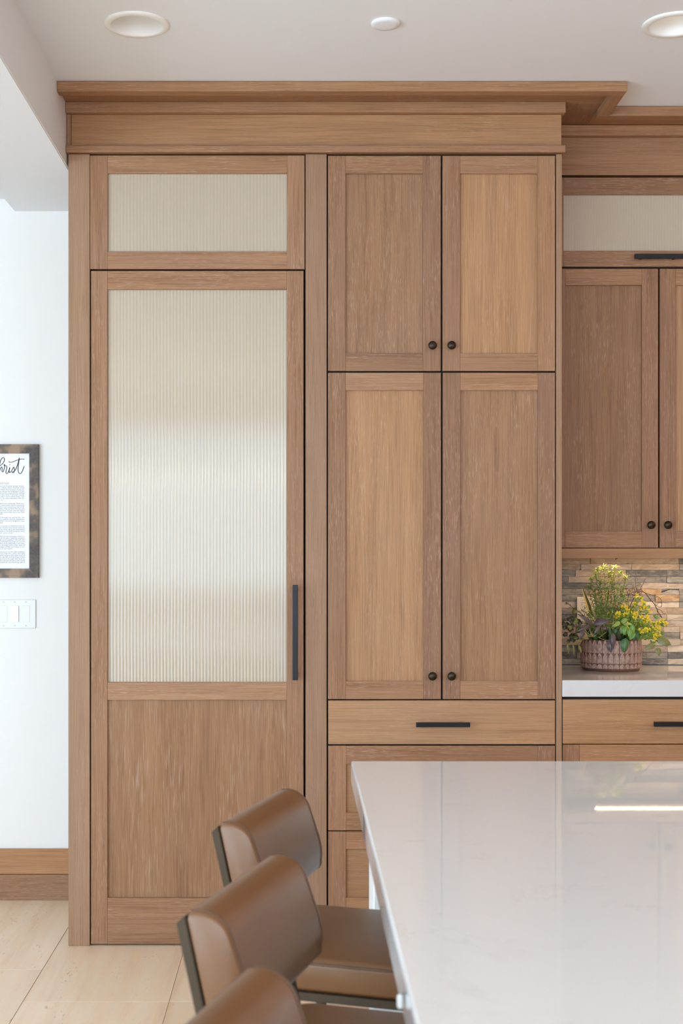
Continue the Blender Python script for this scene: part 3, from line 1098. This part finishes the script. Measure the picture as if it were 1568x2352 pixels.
def text_mesh(name, lines, mat, size, right=True):
    """lines: (text, x metres, z metres); flat print as one mesh on the sheet."""
    bm = bmesh.new()
    for txt, x, z in lines:
        cu = bpy.data.curves.new('t', 'FONT')
        cu.body = txt
        cu.size = size
        cu.resolution_u = 2
        cu.align_x = 'RIGHT' if right else 'LEFT'
        ob = bpy.data.objects.new('t', cu)
        COL.objects.link(ob)
        bpy.context.view_layer.update()
        me = ob.to_mesh()
        me.transform(Matrix.Translation((x, YB - 0.0105, z)) @ Matrix.Rotation(PI / 2, 4, 'X'))
        bm.from_mesh(me)
        ob.to_mesh_clear()
        bpy.data.objects.remove(ob)
        bpy.data.curves.remove(cu)
    return tag(put(name, bm, mat, sheet), kind='stuff')


xr = lx(56.5)
text_mesh('subtitle_lettering', [('THE TESTIMONY OF THE APOSTLES', lx(21.2), lz(1112.5))], M['ink_soft'], 0.0105)
body = [
    (1118, 'declared after his martyrdom, the Prophet Joseph wrote:'), (1122, 'His eyes were as a flame of fire; the hair of his'), (1126, 'head was white like the pure snow; his'),
    (1130, 'countenance shone above the brightness of the'), (1134, 'sun; and his voice was as the sound of the rushing'), (1138, 'of great waters, even the voice of Jehovah, saying:'),
    (1142, 'I am the first and the last; I am he who liveth, I am'), (1146, 'he who was slain; I am your advocate with the'), (-1150, 'Father as:'),
    (1158, 'Of Him the Prophet also declared: "And now,'), (1162, 'after the many testimonies which have been'), (1166, 'given of him, this is the testimony, last of all,'),
    (1170, 'which we give of him: That he lives! For we saw'), (1174, 'him, even on the right hand of God; and we heard'), (1178, 'the voice bearing record that he is the Only'), (-1182, 'of the Father'),
    (1190, 'That by him, and through him, and of him, the'), (1194, 'worlds are and were created, and the inhabitants'), (1198, 'thereof are begotten sons and daughters unto'), (-1202, 'God.'),
    (1209.5, 'We declare in words of solemnity that his'), (1213.5, 'priesthood and his Church have been restored'), (1217.5, 'upon the earth "built upon the foundation'), (1221.5, 'of apostles and prophets, himself being the head'), (-1225.5, 'of the corner stone of old'),
    (1233.5, 'We testify that He will someday return to'), (1237.5, 'earth. "And the glory shall be revealed,'), (1241.5, 'and all flesh shall see it together" He will rule'), (1245.5, 'as King of Kings and reign as Lord of'), (1249.5, 'Lords, and every knee shall bend and every'), (1253.5, 'tongue shall speak in worship before Him. Each of'), (1257.5, 'us will stand to be judged of Him according to our'), (-1261.5, 'works and the desires of our hearts.'),
    (1269, 'We bear testimony, as His duly ordained'), (1273, 'witnesses, that He is alive. He is the'), (1277, 'great one who stands today at the right hand of'), (1281, 'the light, the life, and the hope of the'), (1285, 'world. His way is the path that leads to'), (1289, 'happiness in this life and eternal life in the world'), (1293, 'to come. Be thanked for the matchless gift of'),
]
text_mesh('body_lettering', [(t, xr + (yy - 1118) * 1.5e-5 if yy > 0 else lx(8 + (22 if len(t) > 20 else 0)), lz(abs(yy))) for yy, t in body], M['ink_soft'], 0.0082)

SW = empty('switch_plate', (lx(81) - 0.105, YB - 0.005, lz(1443)))
tag(SW, 'wide white wall plate with a row of rocker switches below the framed print', 'light switch')
swx1, swz0, swz1 = lx(82.5), lz(1443.5), lz(1377)
board('plate', SW, M['white_plastic'], swx1 - 0.209, swx1, YB - 0.0055, YB, swz0, swz1, 0.003, 2)
for i in range(4):
    xc = swx1 - 0.0405 - i * 0.0460
    zc = (swz0 + swz1) / 2 + 0.0005
    rk = board('rocker', SW, M['rocker'] if i == 1 else M['white_plastic'], xc - 0.0165, xc + 0.0165, YB - (0.0105 if i == 1 else 0.0068), YB - 0.0054, zc - 0.0335, zc + 0.0335, 0.0008)
    for dz in (-0.0485, 0.0485):
        bm = bmesh.new()
        lathe(bm, [(0.0028, 0.0), (0.0028, 0.0006), (0.0005, 0.0011)], 10, xc, YB - 0.0055, zc + dz, 'y')
        put('screw', bm, M['screw'], SW)

# ------------------------------------------------------------------ island
IY = -1.563
IS = empty('island_counter', (1.6, -2.75, 0.86))
bm = bmesh.new()
cube(bm, 0.1275, 3.2, -4.05, IY, 0.86, 0.915, 0.0045, 2)
bpy.data.objects.remove(IS)
it = put('island_counter', bm, M['quartz'])
it.rotation_euler = (0, 0, -0.0008)
tag(it, 'large polished white stone island top with faint grey veins, in front', 'counter', kind='thing')
IB = empty('kitchen_island', (1.7, -2.75, 0))
tag(IB, 'white painted island base under the polished stone top, behind the stools', 'kitchen island')
board('body', IB, M['island_paint'], 0.62, 3.1, -3.95, -1.6, 0.0, 0.8595, 0.002)
board('end_panel', IB, M['island_paint'], 0.170, 0.6195, -1.785, -1.6, 0.0, 0.8595, 0.003)
board('skirting', IB, M['island_paint'], 0.168, 0.6195, -1.797, -1.7855, 0.0, 0.40, 0.004, 2)
board('top_rail', IB, M['island_paint'], 0.168, 0.6195, -1.797, -1.7855, 0.74, 0.859, 0.003)
bm = bmesh.new()
cube(bm, 0.1185, 0.1255, -3.206, -3.196, 0.876, 0.8925, 0.003, 3)
tag(put('edge_clip', bm, M['white_plastic']), 'small white plastic clip on the edge of the island top', 'clip', kind='thing')


# ------------------------------------------------------------------ counter stools
def square_tube(bm, pts, hx, hy):
    rings = []
    for p in pts:
        p = Vector(p)
        rings.append([bm.verts.new(p + Vector((a * hx, b * hy, 0))) for a, b in ((-1, -1), (1, -1), (1, 1), (-1, 1))])
    for r0, r1 in zip(rings, rings[1:]):
        for k in range(4):
            bm.faces.new((r0[k], r0[(k + 1) % 4], r1[(k + 1) % 4], r1[k]))
    bm.faces.new(rings[0])
    bm.faces.new(list(reversed(rings[-1])))
    bmesh.ops.recalc_face_normals(bm, faces=bm.faces)
    bmesh.ops.bevel(bm, geom=[e for e in bm.edges], offset=0.0015, segments=1, affect='EDGES')


def rounded_slab(w_, d_, z0, z1, rad, edge, dome=0.0):
    """rounded-square cushion, top slightly domed."""
    bm = bmesh.new()
    n = 8

    def outline(inset):
        out = []
        for cx, cy, a0 in ((1, 1, 0), (-1, 1, 90), (-1, -1, 180), (1, -1, 270)):
            for k in range(n + 1):
                a = math.radians(a0 + 90 * k / n)
                rr = max(rad - inset, 0.004)
                out.append((cx * (d_ / 2 - rad) + rr * math.cos(a), cy * (w_ / 2 - rad) + rr * math.sin(a)))
        return out
    layers = [(edge * 0.6, z0), (0.0, z0 + edge * 0.6)]
    layers += [(0.0, z1 - edge)]
    for k in range(1, 6):
        a = k / 5 * PI / 2
        layers.append((edge * (1 - math.cos(a)), z1 - edge + edge * math.sin(a)))
    rings = []
    for ins, z in layers:
        rings.append([bm.verts.new((x, y, z)) for x, y in outline(ins)])
    for s_, zz in ((0.7, 0.6), (0.4, 0.9)):
        rings.append([bm.verts.new((x * s_, y * s_, z1 + dome * zz)) for x, y in outline(edge)])
    m = len(rings[0])
    for r0, r1 in zip(rings, rings[1:]):
        for k in range(m):
            bm.faces.new((r0[k], r0[(k + 1) % m], r1[(k + 1) % m], r1[k]))
    bm.faces.new(list(reversed(rings[0])))
    bm.faces.new(rings[-1])
    return bm


SLOPE = 0.234           # forward run of the back per metre of height


def back_x(z):
    return -0.245 + (0.925 - z) * SLOPE


def make_stool(label):
    t = empty('counter_stool', (0, 0, 0))
    tag(t, label, 'stool', 'leather stools along the island')
    HW = 0.188
    # backrest pad: profile in x-z, extruded across y with softened ends
    zb, zt, th = 0.748, 0.921, 0.058
    prof = []
    d_ = Vector((-SLOPE, 1)).normalized()          # up the back
    nrm = Vector((d_.y, -d_.x))                    # towards the front
    B0 = Vector((back_x(zb) + 0.0095, zb))
    Ht = (zt - zb) / d_.y
    for s_, q in ((0.0, 0.0), (Ht * 0.5, 0.0), (Ht - 0.006, 0.0), (Ht, 0.006)):
        prof.append(B0 + d_ * s_ + nrm * q)
    rt = 0.050
    for k in range(1, 9):
        a = PI / 2 * k / 8
        prof.append(B0 + d_ * (Ht - rt + rt * math.cos(a)) + nrm * (th - rt + rt * math.sin(a)))
    for s_, q in ((0.75, 0.0035), (0.55, 0.006), (0.35, 0.006), (0.22, 0.003)):
        prof.append(B0 + d_ * (Ht - rt) * s_ + nrm * (th + q))
    rb = 0.022
    for k in range(0, 6):
        a = PI / 2 * k / 5
        prof.append(B0 + d_ * (rb - rb * math.sin(a)) + nrm * (th - rb + rb * math.cos(a)))
    cen = sum(prof, Vector((0, 0))) / len(prof)
    bm = bmesh.new()
    ys = [(-HW, 0.90), (-HW + 0.0015, 0.955), (-HW + 0.006, 0.99), (-HW + 0.014, 1.0), (-HW * 0.5, 1.006), (0, 1.008), (HW * 0.5, 1.006), (HW - 0.014, 1.0), (HW - 0.006, 0.99), (HW - 0.0015, 0.955), (HW, 0.90)]
    rings = []
    for y_, s_ in ys:
        rings.append([bm.verts.new((cen.x + (p.x - cen.x) * s_, y_, cen.y + (p.y - cen.y) * s_)) for p in prof])
    m = len(prof)
    for r0, r1 in zip(rings, rings[1:]):
        for k in range(m):
            bm.faces.new((r0[k], r0[(k + 1) % m], r1[(k + 1) % m], r1[k]))
    bm.faces.new(rings[0])
    bm.faces.new(list(reversed(rings[-1])))
    bmesh.ops.recalc_face_normals(bm, faces=bm.faces)
    bk = put('backrest', bm, M['leather'], t, smooth=True)
    for s_ in (-1, 1):
        bm = bmesh.new()
        tube(bm, [(p.x, s_ * (HW - 0.011), p.y) for p in prof[3:-2]], 0.0017, 6)
        put('piping', bm, M['welt'], bk, smooth=True)
    # seat
    bm = rounded_slab(0.372, 0.415, 0.628, 0.690, 0.05, 0.016, 0.007)
    for v in bm.verts:
        v.co.x += 0.015
        v.co.y -= 0.010
    st = put('seat', bm, M['leather'], t, smooth=True)
    bm = bmesh.new()
    o_ = rounded_slab(0.370, 0.413, 0, 0.01, 0.052, 0.004)
    ring = [v.co.copy() for v in list(o_.verts)[36:72]]
    o_.free()
    tube(bm, [(c.x + 0.015, c.y - 0.010, 0.681) for c in ring] + [(ring[0].x + 0.015, ring[0].y - 0.010, 0.681)], 0.0026, 6)
    put('piping', bm, M['welt'], st, smooth=True)
    bm = rounded_slab(0.368, 0.41, 0.612, 0.6275, 0.045, 0.002)
    for v in bm.verts:
        v.co.x += 0.015
        v.co.y -= 0.010
    put('seat_frame', bm, M['metal'], t)
    # posts that run straight on as legs, and the front legs
    for s_ in (-1, 1):
        bm = bmesh.new()
        y_ = s_ * (HW - 0.0125)
        square_tube(bm, [(back_x(0.911), y_, 0.911), (back_x(0.0), y_, 0.0)], 0.0065, 0.012)
        for v in bm.verts:          # slanted cut at the top of the post
            if v.co.z > 0.9:
                v.co.z += (v.co.x - back_x(0.911)) * 0.9
        put('post', bm, M['metal'], t)
        bm = bmesh.new()
        square_tube(bm, [(0.19, s_ * 0.19, 0.6115), (-0.215, s_ * 0.19, 0.0)], 0.0135, 0.0105)
        put('leg', bm, M['metal'], t)
        bm = bmesh.new()
        square_tube(bm, [(0.205, s_ * 0.165, 0.6115), (0.225, s_ * 0.165, 0.0)], 0.0125, 0.012)
        put('leg', bm, M['metal'], t)
    bm = bmesh.new()
    cube(bm, 0.206, 0.226, -0.153, 0.153, 0.19, 0.21, 0.002)
    put('footrest', bm, M['metal'], t)
    return t


def copy_tree(o, parent=None):
    c = o.copy()
    COL.objects.link(c)
    if parent is not None:
        c.parent = parent
    for ch in [k for k in o.children]:
        copy_tree(ch, c)
    return c


stools = ['brown leather stool furthest from view, by the far corner of the island', 'brown leather stool in the middle of the row of three', 'brown leather stool cut off by the bottom edge, nearest in the row']
spots = [(0.131, -2.23, -0.30), (0.121, -2.835, -0.30), (0.106, -3.43, -0.30)]
proto = None
for lab, (x, y, a) in zip(stools, spots):
    if proto is None:
        proto = make_stool(lab)
        t = proto
    else:
        t = copy_tree(proto)
        t['label'] = lab
    t.location = (x, y, 0)
    t.rotation_euler = (0, 0, a)

# ------------------------------------------------------------------ potted plant on the counter
PX, PY, PZ = 1.2285, 0.425, 0.96
PS = FPX / (PY - CAMY)


def Q(px, py, dy=0.0):
    s = FPX / (PY + dy - CAMY)
    return Vector(((px - CX) / s, PY + dy, CAMZ + (CY - py) / s))


def q5(a, b, dy=0.0):
    return Q(1290 + a / 8.4, 1280 + b / 8.4, dy)


def q6(a, b, dy=0.0):
    return Q(1418 + a / 8.4, 1280 + b / 8.4, dy)


PL = empty('potted_plant', (PX, PY, PZ))
tag(PL, 'mixed green and yellow arrangement in a patterned terracotta pot on the counter', 'plant')
bm = bmesh.new()
relief = bm.verts.layers.float.new('relief')
NS, NR, PH = 364, 60, 0.121
rings = []
for r in range(NR + 1):
    h = r / NR
    base = 0.1135 - 0.0075 * max(0, (0.12 - h) / 0.12) ** 1.5 + 0.0015 * math.sin(h * PI)
    ring = []
    for i in range(NS):
        a = i / NS
        colm = (a * 33) % 1.0
        f = 0.1
        for lo_h, hi_h in ((0.085, 0.245), (0.255, 0.585), (0.595, 1.01)):
            if lo_h <= h < hi_h:
                v = (h - lo_h) / (hi_h - lo_h)
                u = abs(colm - 0.5) * 2
                half = 0.96 if v < 0.45 else 0.96 * max(0.0, 1 - ((v - 0.45) / 0.58) ** 2) ** 0.6
                f = max(0.0, min(1.0, (half - u) / 0.16))
                inner = math.hypot(u / 0.55, (v - 0.35) / 0.42)
                if abs(inner - 0.85) < 0.14:
                    f *= 0.6
        f *= 0.75 + 0.5 * mnoise.noise(Vector((a * 60, h * 9, 3.1)))
        rad = base + 0.0036 * f
        vtx = bm.verts.new((PX + rad * math.cos(2 * PI * a), PY + rad * math.sin(2 * PI * a), PZ + PH * h))
        vtx[relief] = f
        ring.append(vtx)
    rings.append(ring)
for rr_, hh in ((0.107, 1.004), (0.1045, 0.99), (0.103, 0.86)):
    ring = []
    for i in range(NS):
        vtx = bm.verts.new((PX + rr_ * math.cos(2 * PI * i / NS), PY + rr_ * math.sin(2 * PI * i / NS), PZ + PH * hh))
        vtx[relief] = 0.8
        ring.append(vtx)
    rings.append(ring)
for a, b in zip(rings, rings[1:]):
    for i in range(NS):
        bm.faces.new((a[i], a[(i + 1) % NS], b[(i + 1) % NS], b[i]))
bm.faces.new(list(reversed(rings[0])))
put('pot', bm, M['pot'], PL, smooth=True)
bm = bmesh.new()
rg = lathe(bm, [(0.1025, 0.0), (0.09, 0.006), (0.05, 0.012), (0.0005, 0.014)], 40, PX, PY, PZ + 0.106)
put('soil', bm, M['soil'], PL, smooth=True)


def leaf_into(bm, uvl, base, tip, width, nrm=None, curl=0.15, shape=1.0, nu=4, nv=7, cup=0.12, pw=0.8):
    base, tip = Vector(base), Vector(tip)
    ax = tip - base
    ln = ax.length
    ax.normalize()
    nrm = Vector(nrm) if nrm is not None else Vector((random.uniform(-0.3, 0.3), -1, random.uniform(-0.1, 0.5)))
    side = ax.cross(nrm)
    if side.length < 1e-4:
        side = ax.cross(Vector((1, 0, 0)))
    side.normalize()
    nn = side.cross(ax).normalized()
    grid = []
    for j in range(nv + 1):
        v = j / nv
        wv = width / 2 * (math.sin(PI * v ** (0.75 * shape)) ** pw if 0 < v < 1 else 0.02)
        row = []
        for i in range(nu + 1):
            u = i / nu * 2 - 1
            co = base + ax * (ln * v) + side * (u * wv) + nn * (curl * ln * math.sin(PI * v) + cup * width * (u * u) * -1 * (wv / (width / 2)))
            vt = bm.verts.new(co)
            row.append((vt, ((u + 1) / 2, v)))
        grid.append(row)
    for j in range(nv):
        for i in range(nu):
            q = (grid[j][i], grid[j][i + 1], grid[j + 1][i + 1], grid[j + 1][i])
            f = bm.faces.new([z[0] for z in q])
            f.smooth = True
            for lp, z in zip(f.loops, q):
                lp[uvl].uv = z[1]


def leaf(name, base, tip, width, mat, label=None, **kw):
    bm = bmesh.new()
    uvl = bm.loops.layers.uv.new('UVMap')
    leaf_into(bm, uvl, base, tip, width, **kw)
    o = put(name, bm, mat, PL, smooth=True)
    if label:
        o['label'] = label
    return o


def sprig(name, pts, mats, density=0.0027, length=0.031, width=0.0042, start=0.2, lift=0.35, tip_from=0.6, stem_r=0.0011):
    """a stem with narrow curved needles all round it."""
    bm = bmesh.new()
    uvl = bm.loops.layers.uv.new('UVMap')
    path = catmull(pts, 8)
    tube(bm, path, [stem_r * (1.4 - i / len(path)) for i in range(len(path))], 5)
    for f in bm.faces:
        f.material_index = 0
    tot = sum((b - a).length for a, b in zip(path, path[1:]))
    n = int(tot * (1 - start) / density)
    for k in range(n):
        f_ = start + (1 - start) * (k + random.random() * 0.6) / n
        idx = min(len(path) - 2, int(f_ * (len(path) - 1)))
        fr = f_ * (len(path) - 1) - idx
        p = path[idx].lerp(path[idx + 1], min(1, fr))
        t = (path[idx + 1] - path[idx]).normalized()
        a = k * 2.4 + random.uniform(-0.4, 0.4)
        up = Vector((0, 1, 0)) if abs(t.y) < 0.9 else Vector((1, 0, 0))
        s1 = t.cross(up).normalized()
        s2 = t.cross(s1).normalized()
        out = s1 * math.cos(a) + s2 * math.sin(a)
        ln = length * random.uniform(0.7, 1.15) * (0.75 if f_ > 0.93 else 1)
        d = (out + t * (lift + 0.5 * (f_ > 0.9))).normalized()
        before = len(bm.faces)
        side = d.cross(t)
        if side.length < 1e-4:
            continue
        side.normalize()
        droop = Vector((0, 0, -1)) * ln * random.uniform(0.05, 0.35)
        c = [p, p + d * ln * 0.4 + t * ln * 0.06, p + d * ln * 0.75 + droop * 0.35, p + d * ln + droop]
        ws = [0.5, 1.0, 0.85, 0.1]
        rows_ = [(bm.verts.new(q_ - side * width / 2 * w_), bm.verts.new(q_ + side * width / 2 * w_)) for q_, w_ in zip(c, ws)]
        mi = 1 if f_ > tip_from and random.random() < 0.45 + 0.5 * f_ else 0
        for r0, r1 in zip(rows_, rows_[1:]):
            f = bm.faces.new((r0[0], r0[1], r1[1], r1[0]))
            f.material_index = mi
            f.smooth = True
    return put(name, bm, mats, PL)


base = (1398, 1476)
tops = [(1358, 1325, 0.0), (1372, 1304, -0.02), (1384, 1300, 0.01), (1398, 1312, -0.03), (1410, 1299, 0.02), (1424, 1310, -0.01), (1436, 1322, 0.015), (1363, 1350, -0.03), (1390, 1345, -0.05), (1416, 1345, -0.045), (1432, 1362, -0.035), (1448, 1392, -0.03), (1378, 1380, -0.06), (1404, 1388, -0.065), (1358, 1398, -0.05), (1428, 1398, -0.06), (1366, 1365, 0.01), (1405, 1332, 0.0), (1420, 1378, -0.05), (1346, 1372, -0.01), (1395, 1405, -0.07), (1440, 1375, -0.01), (1352, 1342, 0.01), (1368, 1318, 0.02), (1404, 1318, 0.03), (1430, 1345, 0.0), (1446, 1412, -0.05), (1380, 1332, -0.02), (1350, 1420, -0.06), (1415, 1415, -0.075)]
for i, (tx, ty, dy) in enumerate(tops):
    bx_ = 1398 + (tx - 1398) * 0.35
    mid_ = ((bx_ + tx) / 2 + random.uniform(-5, 5), (1470 + ty) / 2)
    sprig('rosemary_stem', [Q(bx_, 1468, dy * 0.3), Q(*mid_, dy * 0.7), Q(tx + random.uniform(-3, 3), ty + 16, dy), Q(tx, ty + 4, dy)], [M['needle'], M['needle_tip']], tip_from=0.72 if ty < 1340 else 0.9)
for tx, ty, dy in ((1302, 1386, -0.01), (1318, 1398, -0.03), (1337, 1402, -0.05), (1350, 1412, -0.06), (1312, 1420, -0.05), (1332, 1428, -0.06)):
    sprig('fern_stem', [Q(1375, 1462, dy * 0.5), Q((1375 + tx) / 2, (1450 + ty) / 2 - 4, dy), Q(tx + 6, ty + 4, dy), Q(tx, ty, dy)], [M['fern'], M['olive_leaf']], 0.004, 0.015, 0.0028, 0.35, 0.8, 0.7)

# snake-plant blades
leaf('leaf', q5(600, 1150, -0.03), q5(385, 565, -0.035), 0.021, M['snake_leaf'], 'dark green blade with yellow margins', curl=0.03, shape=0.9, cup=0.3, nrm=(0.5, -1, 0))
leaf('leaf', q5(880, 860, -0.02), q5(905, 600, -0.03), 0.012, M['snake_leaf'], curl=0.02, cup=0.3)

# purple striped leaves
PUR = [((600, 1315), (285, 1085), 0.017, -0.085), ((590, 1290), (960, 1230), 0.022, -0.095), ((620, 1250), (880, 1190), 0.016, -0.085), ((730, 1310), (620, 1490), 0.0155, -0.105), ((790, 1330), (860, 1400), 0.014, -0.10),
       ((540, 1320), (270, 1440), 0.017, -0.09), ((430, 1390), (340, 1590), 0.0185, -0.10), ((985, 1450), (985, 1760), 0.0225, -0.125), ((930, 1560), (945, 1840), 0.028, -0.118), ((560, 1335), (330, 1330), 0.013, -0.085)]
for a, b, wd, dy in PUR:
    leaf('leaf', q5(*a, dy), q5(*b, dy - 0.006), wd, M['purple_leaf'], 'purple leaf with silver stripes', curl=0.12, nrm=(random.uniform(-0.2, 0.2), -1, 0.25))
# round bright leaves
RND = [((60, 1250), (190, 1190), 0.020, -0.10, 'p'), ((40, 1240), (-60, 1330), 0.017, -0.10, 'p'), ((0, 1300), (-110, 1330), 0.013, -0.105, 'p'), ((110, 1290), (280, 1290), 0.014, -0.105, 'p'), ((150, 1320), (40, 1480), 0.025, -0.10, 'r'), ((170, 1330), (120, 1500), 0.025, -0.105, 'r'), ((270, 1290), (310, 1470), 0.018, -0.108, 'r'),
       ((230, 1370), (240, 1560), 0.0205, -0.115, 'r'), ((320, 1440), (230, 1590), 0.022, -0.108, 'r'), ((150, 1560), (120, 1840), 0.0305, -0.122, 'd'), ((360, 1390), (400, 1590), 0.024, -0.085, 'd'), ((400, 1420), (300, 1600), 0.028, -0.075, 'd'), ((-10, 1360), (-60, 1470), 0.022, -0.08, 'd')]
for a, b, wd, dy, kk in RND:
    leaf('leaf', q6(*a, dy), q6(*b, dy - 0.004), wd, M[{'p': 'round_leaf_pale', 'r': 'round_leaf', 'd': 'round_leaf_dark'}[kk]], curl=0.10, shape=0.95, pw=0.52, nv=9, nrm=(random.uniform(-0.3, 0.3), -1, 0.3 if kk != 'p' else 0.8))
# green striped leaves hanging at the right
for a, b, wd, dy in (((760, 1570), (1032, 1690), 0.036, -0.118), ((720, 1680), (515, 1770), 0.024, -0.122), ((770, 1740), (800, 1905), 0.024, -0.125)):
    leaf('leaf', q6(*a, dy), q6(*b, dy - 0.004), wd, M['melon_leaf'], 'olive leaf with pale green stripes', curl=0.12, shape=0.85, pw=0.65, nrm=(0.1, -1, 0.3))
# small dark leaves at the left
rs = random.Random(3)
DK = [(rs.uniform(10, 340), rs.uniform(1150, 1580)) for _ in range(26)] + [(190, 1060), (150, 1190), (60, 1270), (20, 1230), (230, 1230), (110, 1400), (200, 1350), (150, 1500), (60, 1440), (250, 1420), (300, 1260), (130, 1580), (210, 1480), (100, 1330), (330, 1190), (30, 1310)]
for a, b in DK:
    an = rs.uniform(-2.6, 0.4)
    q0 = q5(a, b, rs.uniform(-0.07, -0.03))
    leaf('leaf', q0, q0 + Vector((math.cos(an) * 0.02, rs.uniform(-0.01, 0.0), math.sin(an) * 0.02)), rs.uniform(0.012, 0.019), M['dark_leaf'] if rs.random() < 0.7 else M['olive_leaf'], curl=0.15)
# inner filling leaves so that the soil does not show bare
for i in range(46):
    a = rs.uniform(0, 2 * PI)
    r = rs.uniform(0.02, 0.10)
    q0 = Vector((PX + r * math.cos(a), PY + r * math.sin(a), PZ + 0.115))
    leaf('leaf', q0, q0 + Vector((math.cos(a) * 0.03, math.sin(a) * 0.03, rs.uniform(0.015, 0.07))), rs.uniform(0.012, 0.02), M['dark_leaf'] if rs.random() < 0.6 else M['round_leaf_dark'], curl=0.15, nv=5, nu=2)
# trailing vine at the left
for pts, leaves_ in (([(520, 1560), (350, 1600), (200, 1660), (110, 1660)], [((100, 1655), (125, 1870), 0.010)]), ([(480, 1540), (330, 1620), (240, 1690)], [((210, 1670), (232, 1900), 0.007)]), ([(560, 1500), (430, 1560), (330, 1680)], [((325, 1690), (375, 1860), 0.010)]),
                     ([(430, 1380), (520, 1480), (640, 1530)], []), ([(860, 1440), (740, 1530), (690, 1540)], []), ([(900, 1600), (800, 1590), (700, 1540)], []), ([(430, 1440), (480, 1510), (600, 1525), (680, 1490)], [])):
    bm = bmesh.new()
    tube(bm, catmull([q5(*p, -0.108) for p in pts], 6), 0.0011, 5)
    put('vine', bm, M['vine'], PL, smooth=True)
    for a, b, wd in leaves_:
        leaf('leaf', q5(*a, -0.108), q5(*b, -0.11), wd, M['olive_leaf'], curl=0.1)
# yellow blossoms on leafy stems
BL = [(370, 750), (435, 800), (500, 885), (330, 905), (110, 970), (175, 975), (195, 1035), (355, 1090), (600, 1060), (320, 1150), (470, 1170), (520, 1210), (610, 1235), (690, 1300), (770, 1340), (750, 1390), (690, 1400), (500, 1430), (550, 1400), (720, 1520), (700, 1575), (900, 1620), (930, 1275), (855, 1220), (10, 1090), (60, 1130), (800, 1540), (280, 1100), (150, 1110), (-30, 1140), (430, 1420), (560, 1160)]
BL += [(rs.gauss(420, 190), rs.gauss(1180, 130)) for _ in range(8)] + [(rs.gauss(720, 90), rs.gauss(1440, 90)) for _ in range(6)]
for a, b in BL:
    dy = -0.055 - 0.05 * min(1, max(0, (b - 800) / 700)) + rs.uniform(-0.012, 0.012)
    c = q6(a, b, dy)
    bm = bmesh.new()
    uvl = bm.loops.layers.uv.new('UVMap')
    for k in range(11):
        d = Vector((rs.gauss(0, 1), rs.gauss(-0.35, 0.8), rs.gauss(0.5, 0.8))).normalized()
        q0 = c + d * 0.002
        leaf_into(bm, uvl, q0, q0 + d * rs.uniform(0.008, 0.0135), 0.0066, curl=0.15, nu=2, nv=4)
    put('blossom', bm, M['blossom'], PL, smooth=True)
    # green leaves and stem below it
    bm = bmesh.new()
    uvl = bm.loops.layers.uv.new('UVMap')
    root = Vector((PX + 0.03, PY - 0.02, PZ + 0.12))
    tube(bm, catmull([root, root.lerp(c, 0.55) + Vector((0, -0.006, 0.014)), c], 6), 0.0009, 5)
    for k in range(9):
        f_ = rs.uniform(0.5, 1.0)
        p = root.lerp(c, f_) + Vector((0, -0.004 * f_, 0.012 * (1 - f_)))
        d = Vector((rs.gauss(0.2, 0.8), rs.gauss(-0.4, 0.6), rs.gauss(0.2, 0.7))).normalized()
        leaf_into(bm, uvl, p, p + d * rs.uniform(0.012, 0.021), 0.0066, curl=0.1, nu=2, nv=4)
    put('flower_stem', bm, M['blossom_leaf'], PL, smooth=True)
for a, b, dy in ((350, 960, -0.05), (440, 1000, -0.06), (500, 1060, -0.07), (560, 980, -0.06), (720, 1180, -0.06), (690, 1150, -0.06), (820, 1300, -0.06), (420, 1260, -0.09), (520, 1330, -0.1), (620, 1450, -0.1), (660, 1660, -0.085), (830, 1480, -0.08), (760, 1640, -0.085)):
    q0 = q6(a, b, dy)
    for k in range(2):
        an = rs.uniform(-0.6, 2.2)
        leaf('leaf', q0, q0 + Vector((math.cos(an) * 0.018, -0.006, math.sin(an) * 0.016)), 0.0085, M['round_leaf'] if k else M['blossom_leaf'], curl=0.1, nv=5, nu=2)
# curly brown twigs
for i in range(16):
    c0 = (300 + rs.uniform(-120, 130), 640 + rs.uniform(-70, 110))
    r0 = rs.uniform(40, 130)
    a0 = rs.uniform(0, 6.28)
    sw = rs.uniform(2.2, 4.6)
    pts = [q6(c0[0] + r0 * (1 - 0.3 * k / 7) * math.cos(a0 + sw * k / 7), c0[1] + 0.75 * r0 * math.sin(a0 + sw * k / 7), -0.02 + 0.01 * math.sin(k + i)) for k in range(8)]
    bm = bmesh.new()
    tube(bm, catmull(pts, 4), 0.0008, 4)
    put('twig', bm, M['twig'], PL)
for pts, r in (([(200, 1150), (260, 900), (380, 690), (480, 665), (545, 705), (640, 830), (710, 905), (755, 1000), (800, 1090), (855, 1165)], 0.0017), ([(490, 670), (620, 715), (760, 755), (830, 810), (850, 900), (840, 960)], 0.0011), ([(540, 705), (470, 640), (440, 590), (490, 520), (520, 430), (545, 428)], 0.0010),
               ([(740, 940), (790, 880), (850, 870), (830, 960), (760, 940), (730, 890), (800, 860)], 0.0008), ([(755, 1000), (830, 1020), (880, 1085), (930, 1080)], 0.0010), ([(700, 900), (730, 850), (720, 770), (780, 790), (800, 830)], 0.0008), ([(380, 690), (350, 560), (340, 420), (360, 360), (335, 300)], 0.0009), ([(350, 470), (385, 450), (372, 380)], 0.0007), ([(760, 1030), (770, 1110), (830, 1150)], 0.0008), ([(230, 1000), (200, 800), (230, 640), (150, 590)], 0.0010)):
    bm = bmesh.new()
    tube(bm, catmull([q6(*p, -0.02 + 0.004 * math.sin(i * 2)) for i, p in enumerate(pts)], 6), r, 5)
    put('twig', bm, M['twig'], PL, smooth=True)
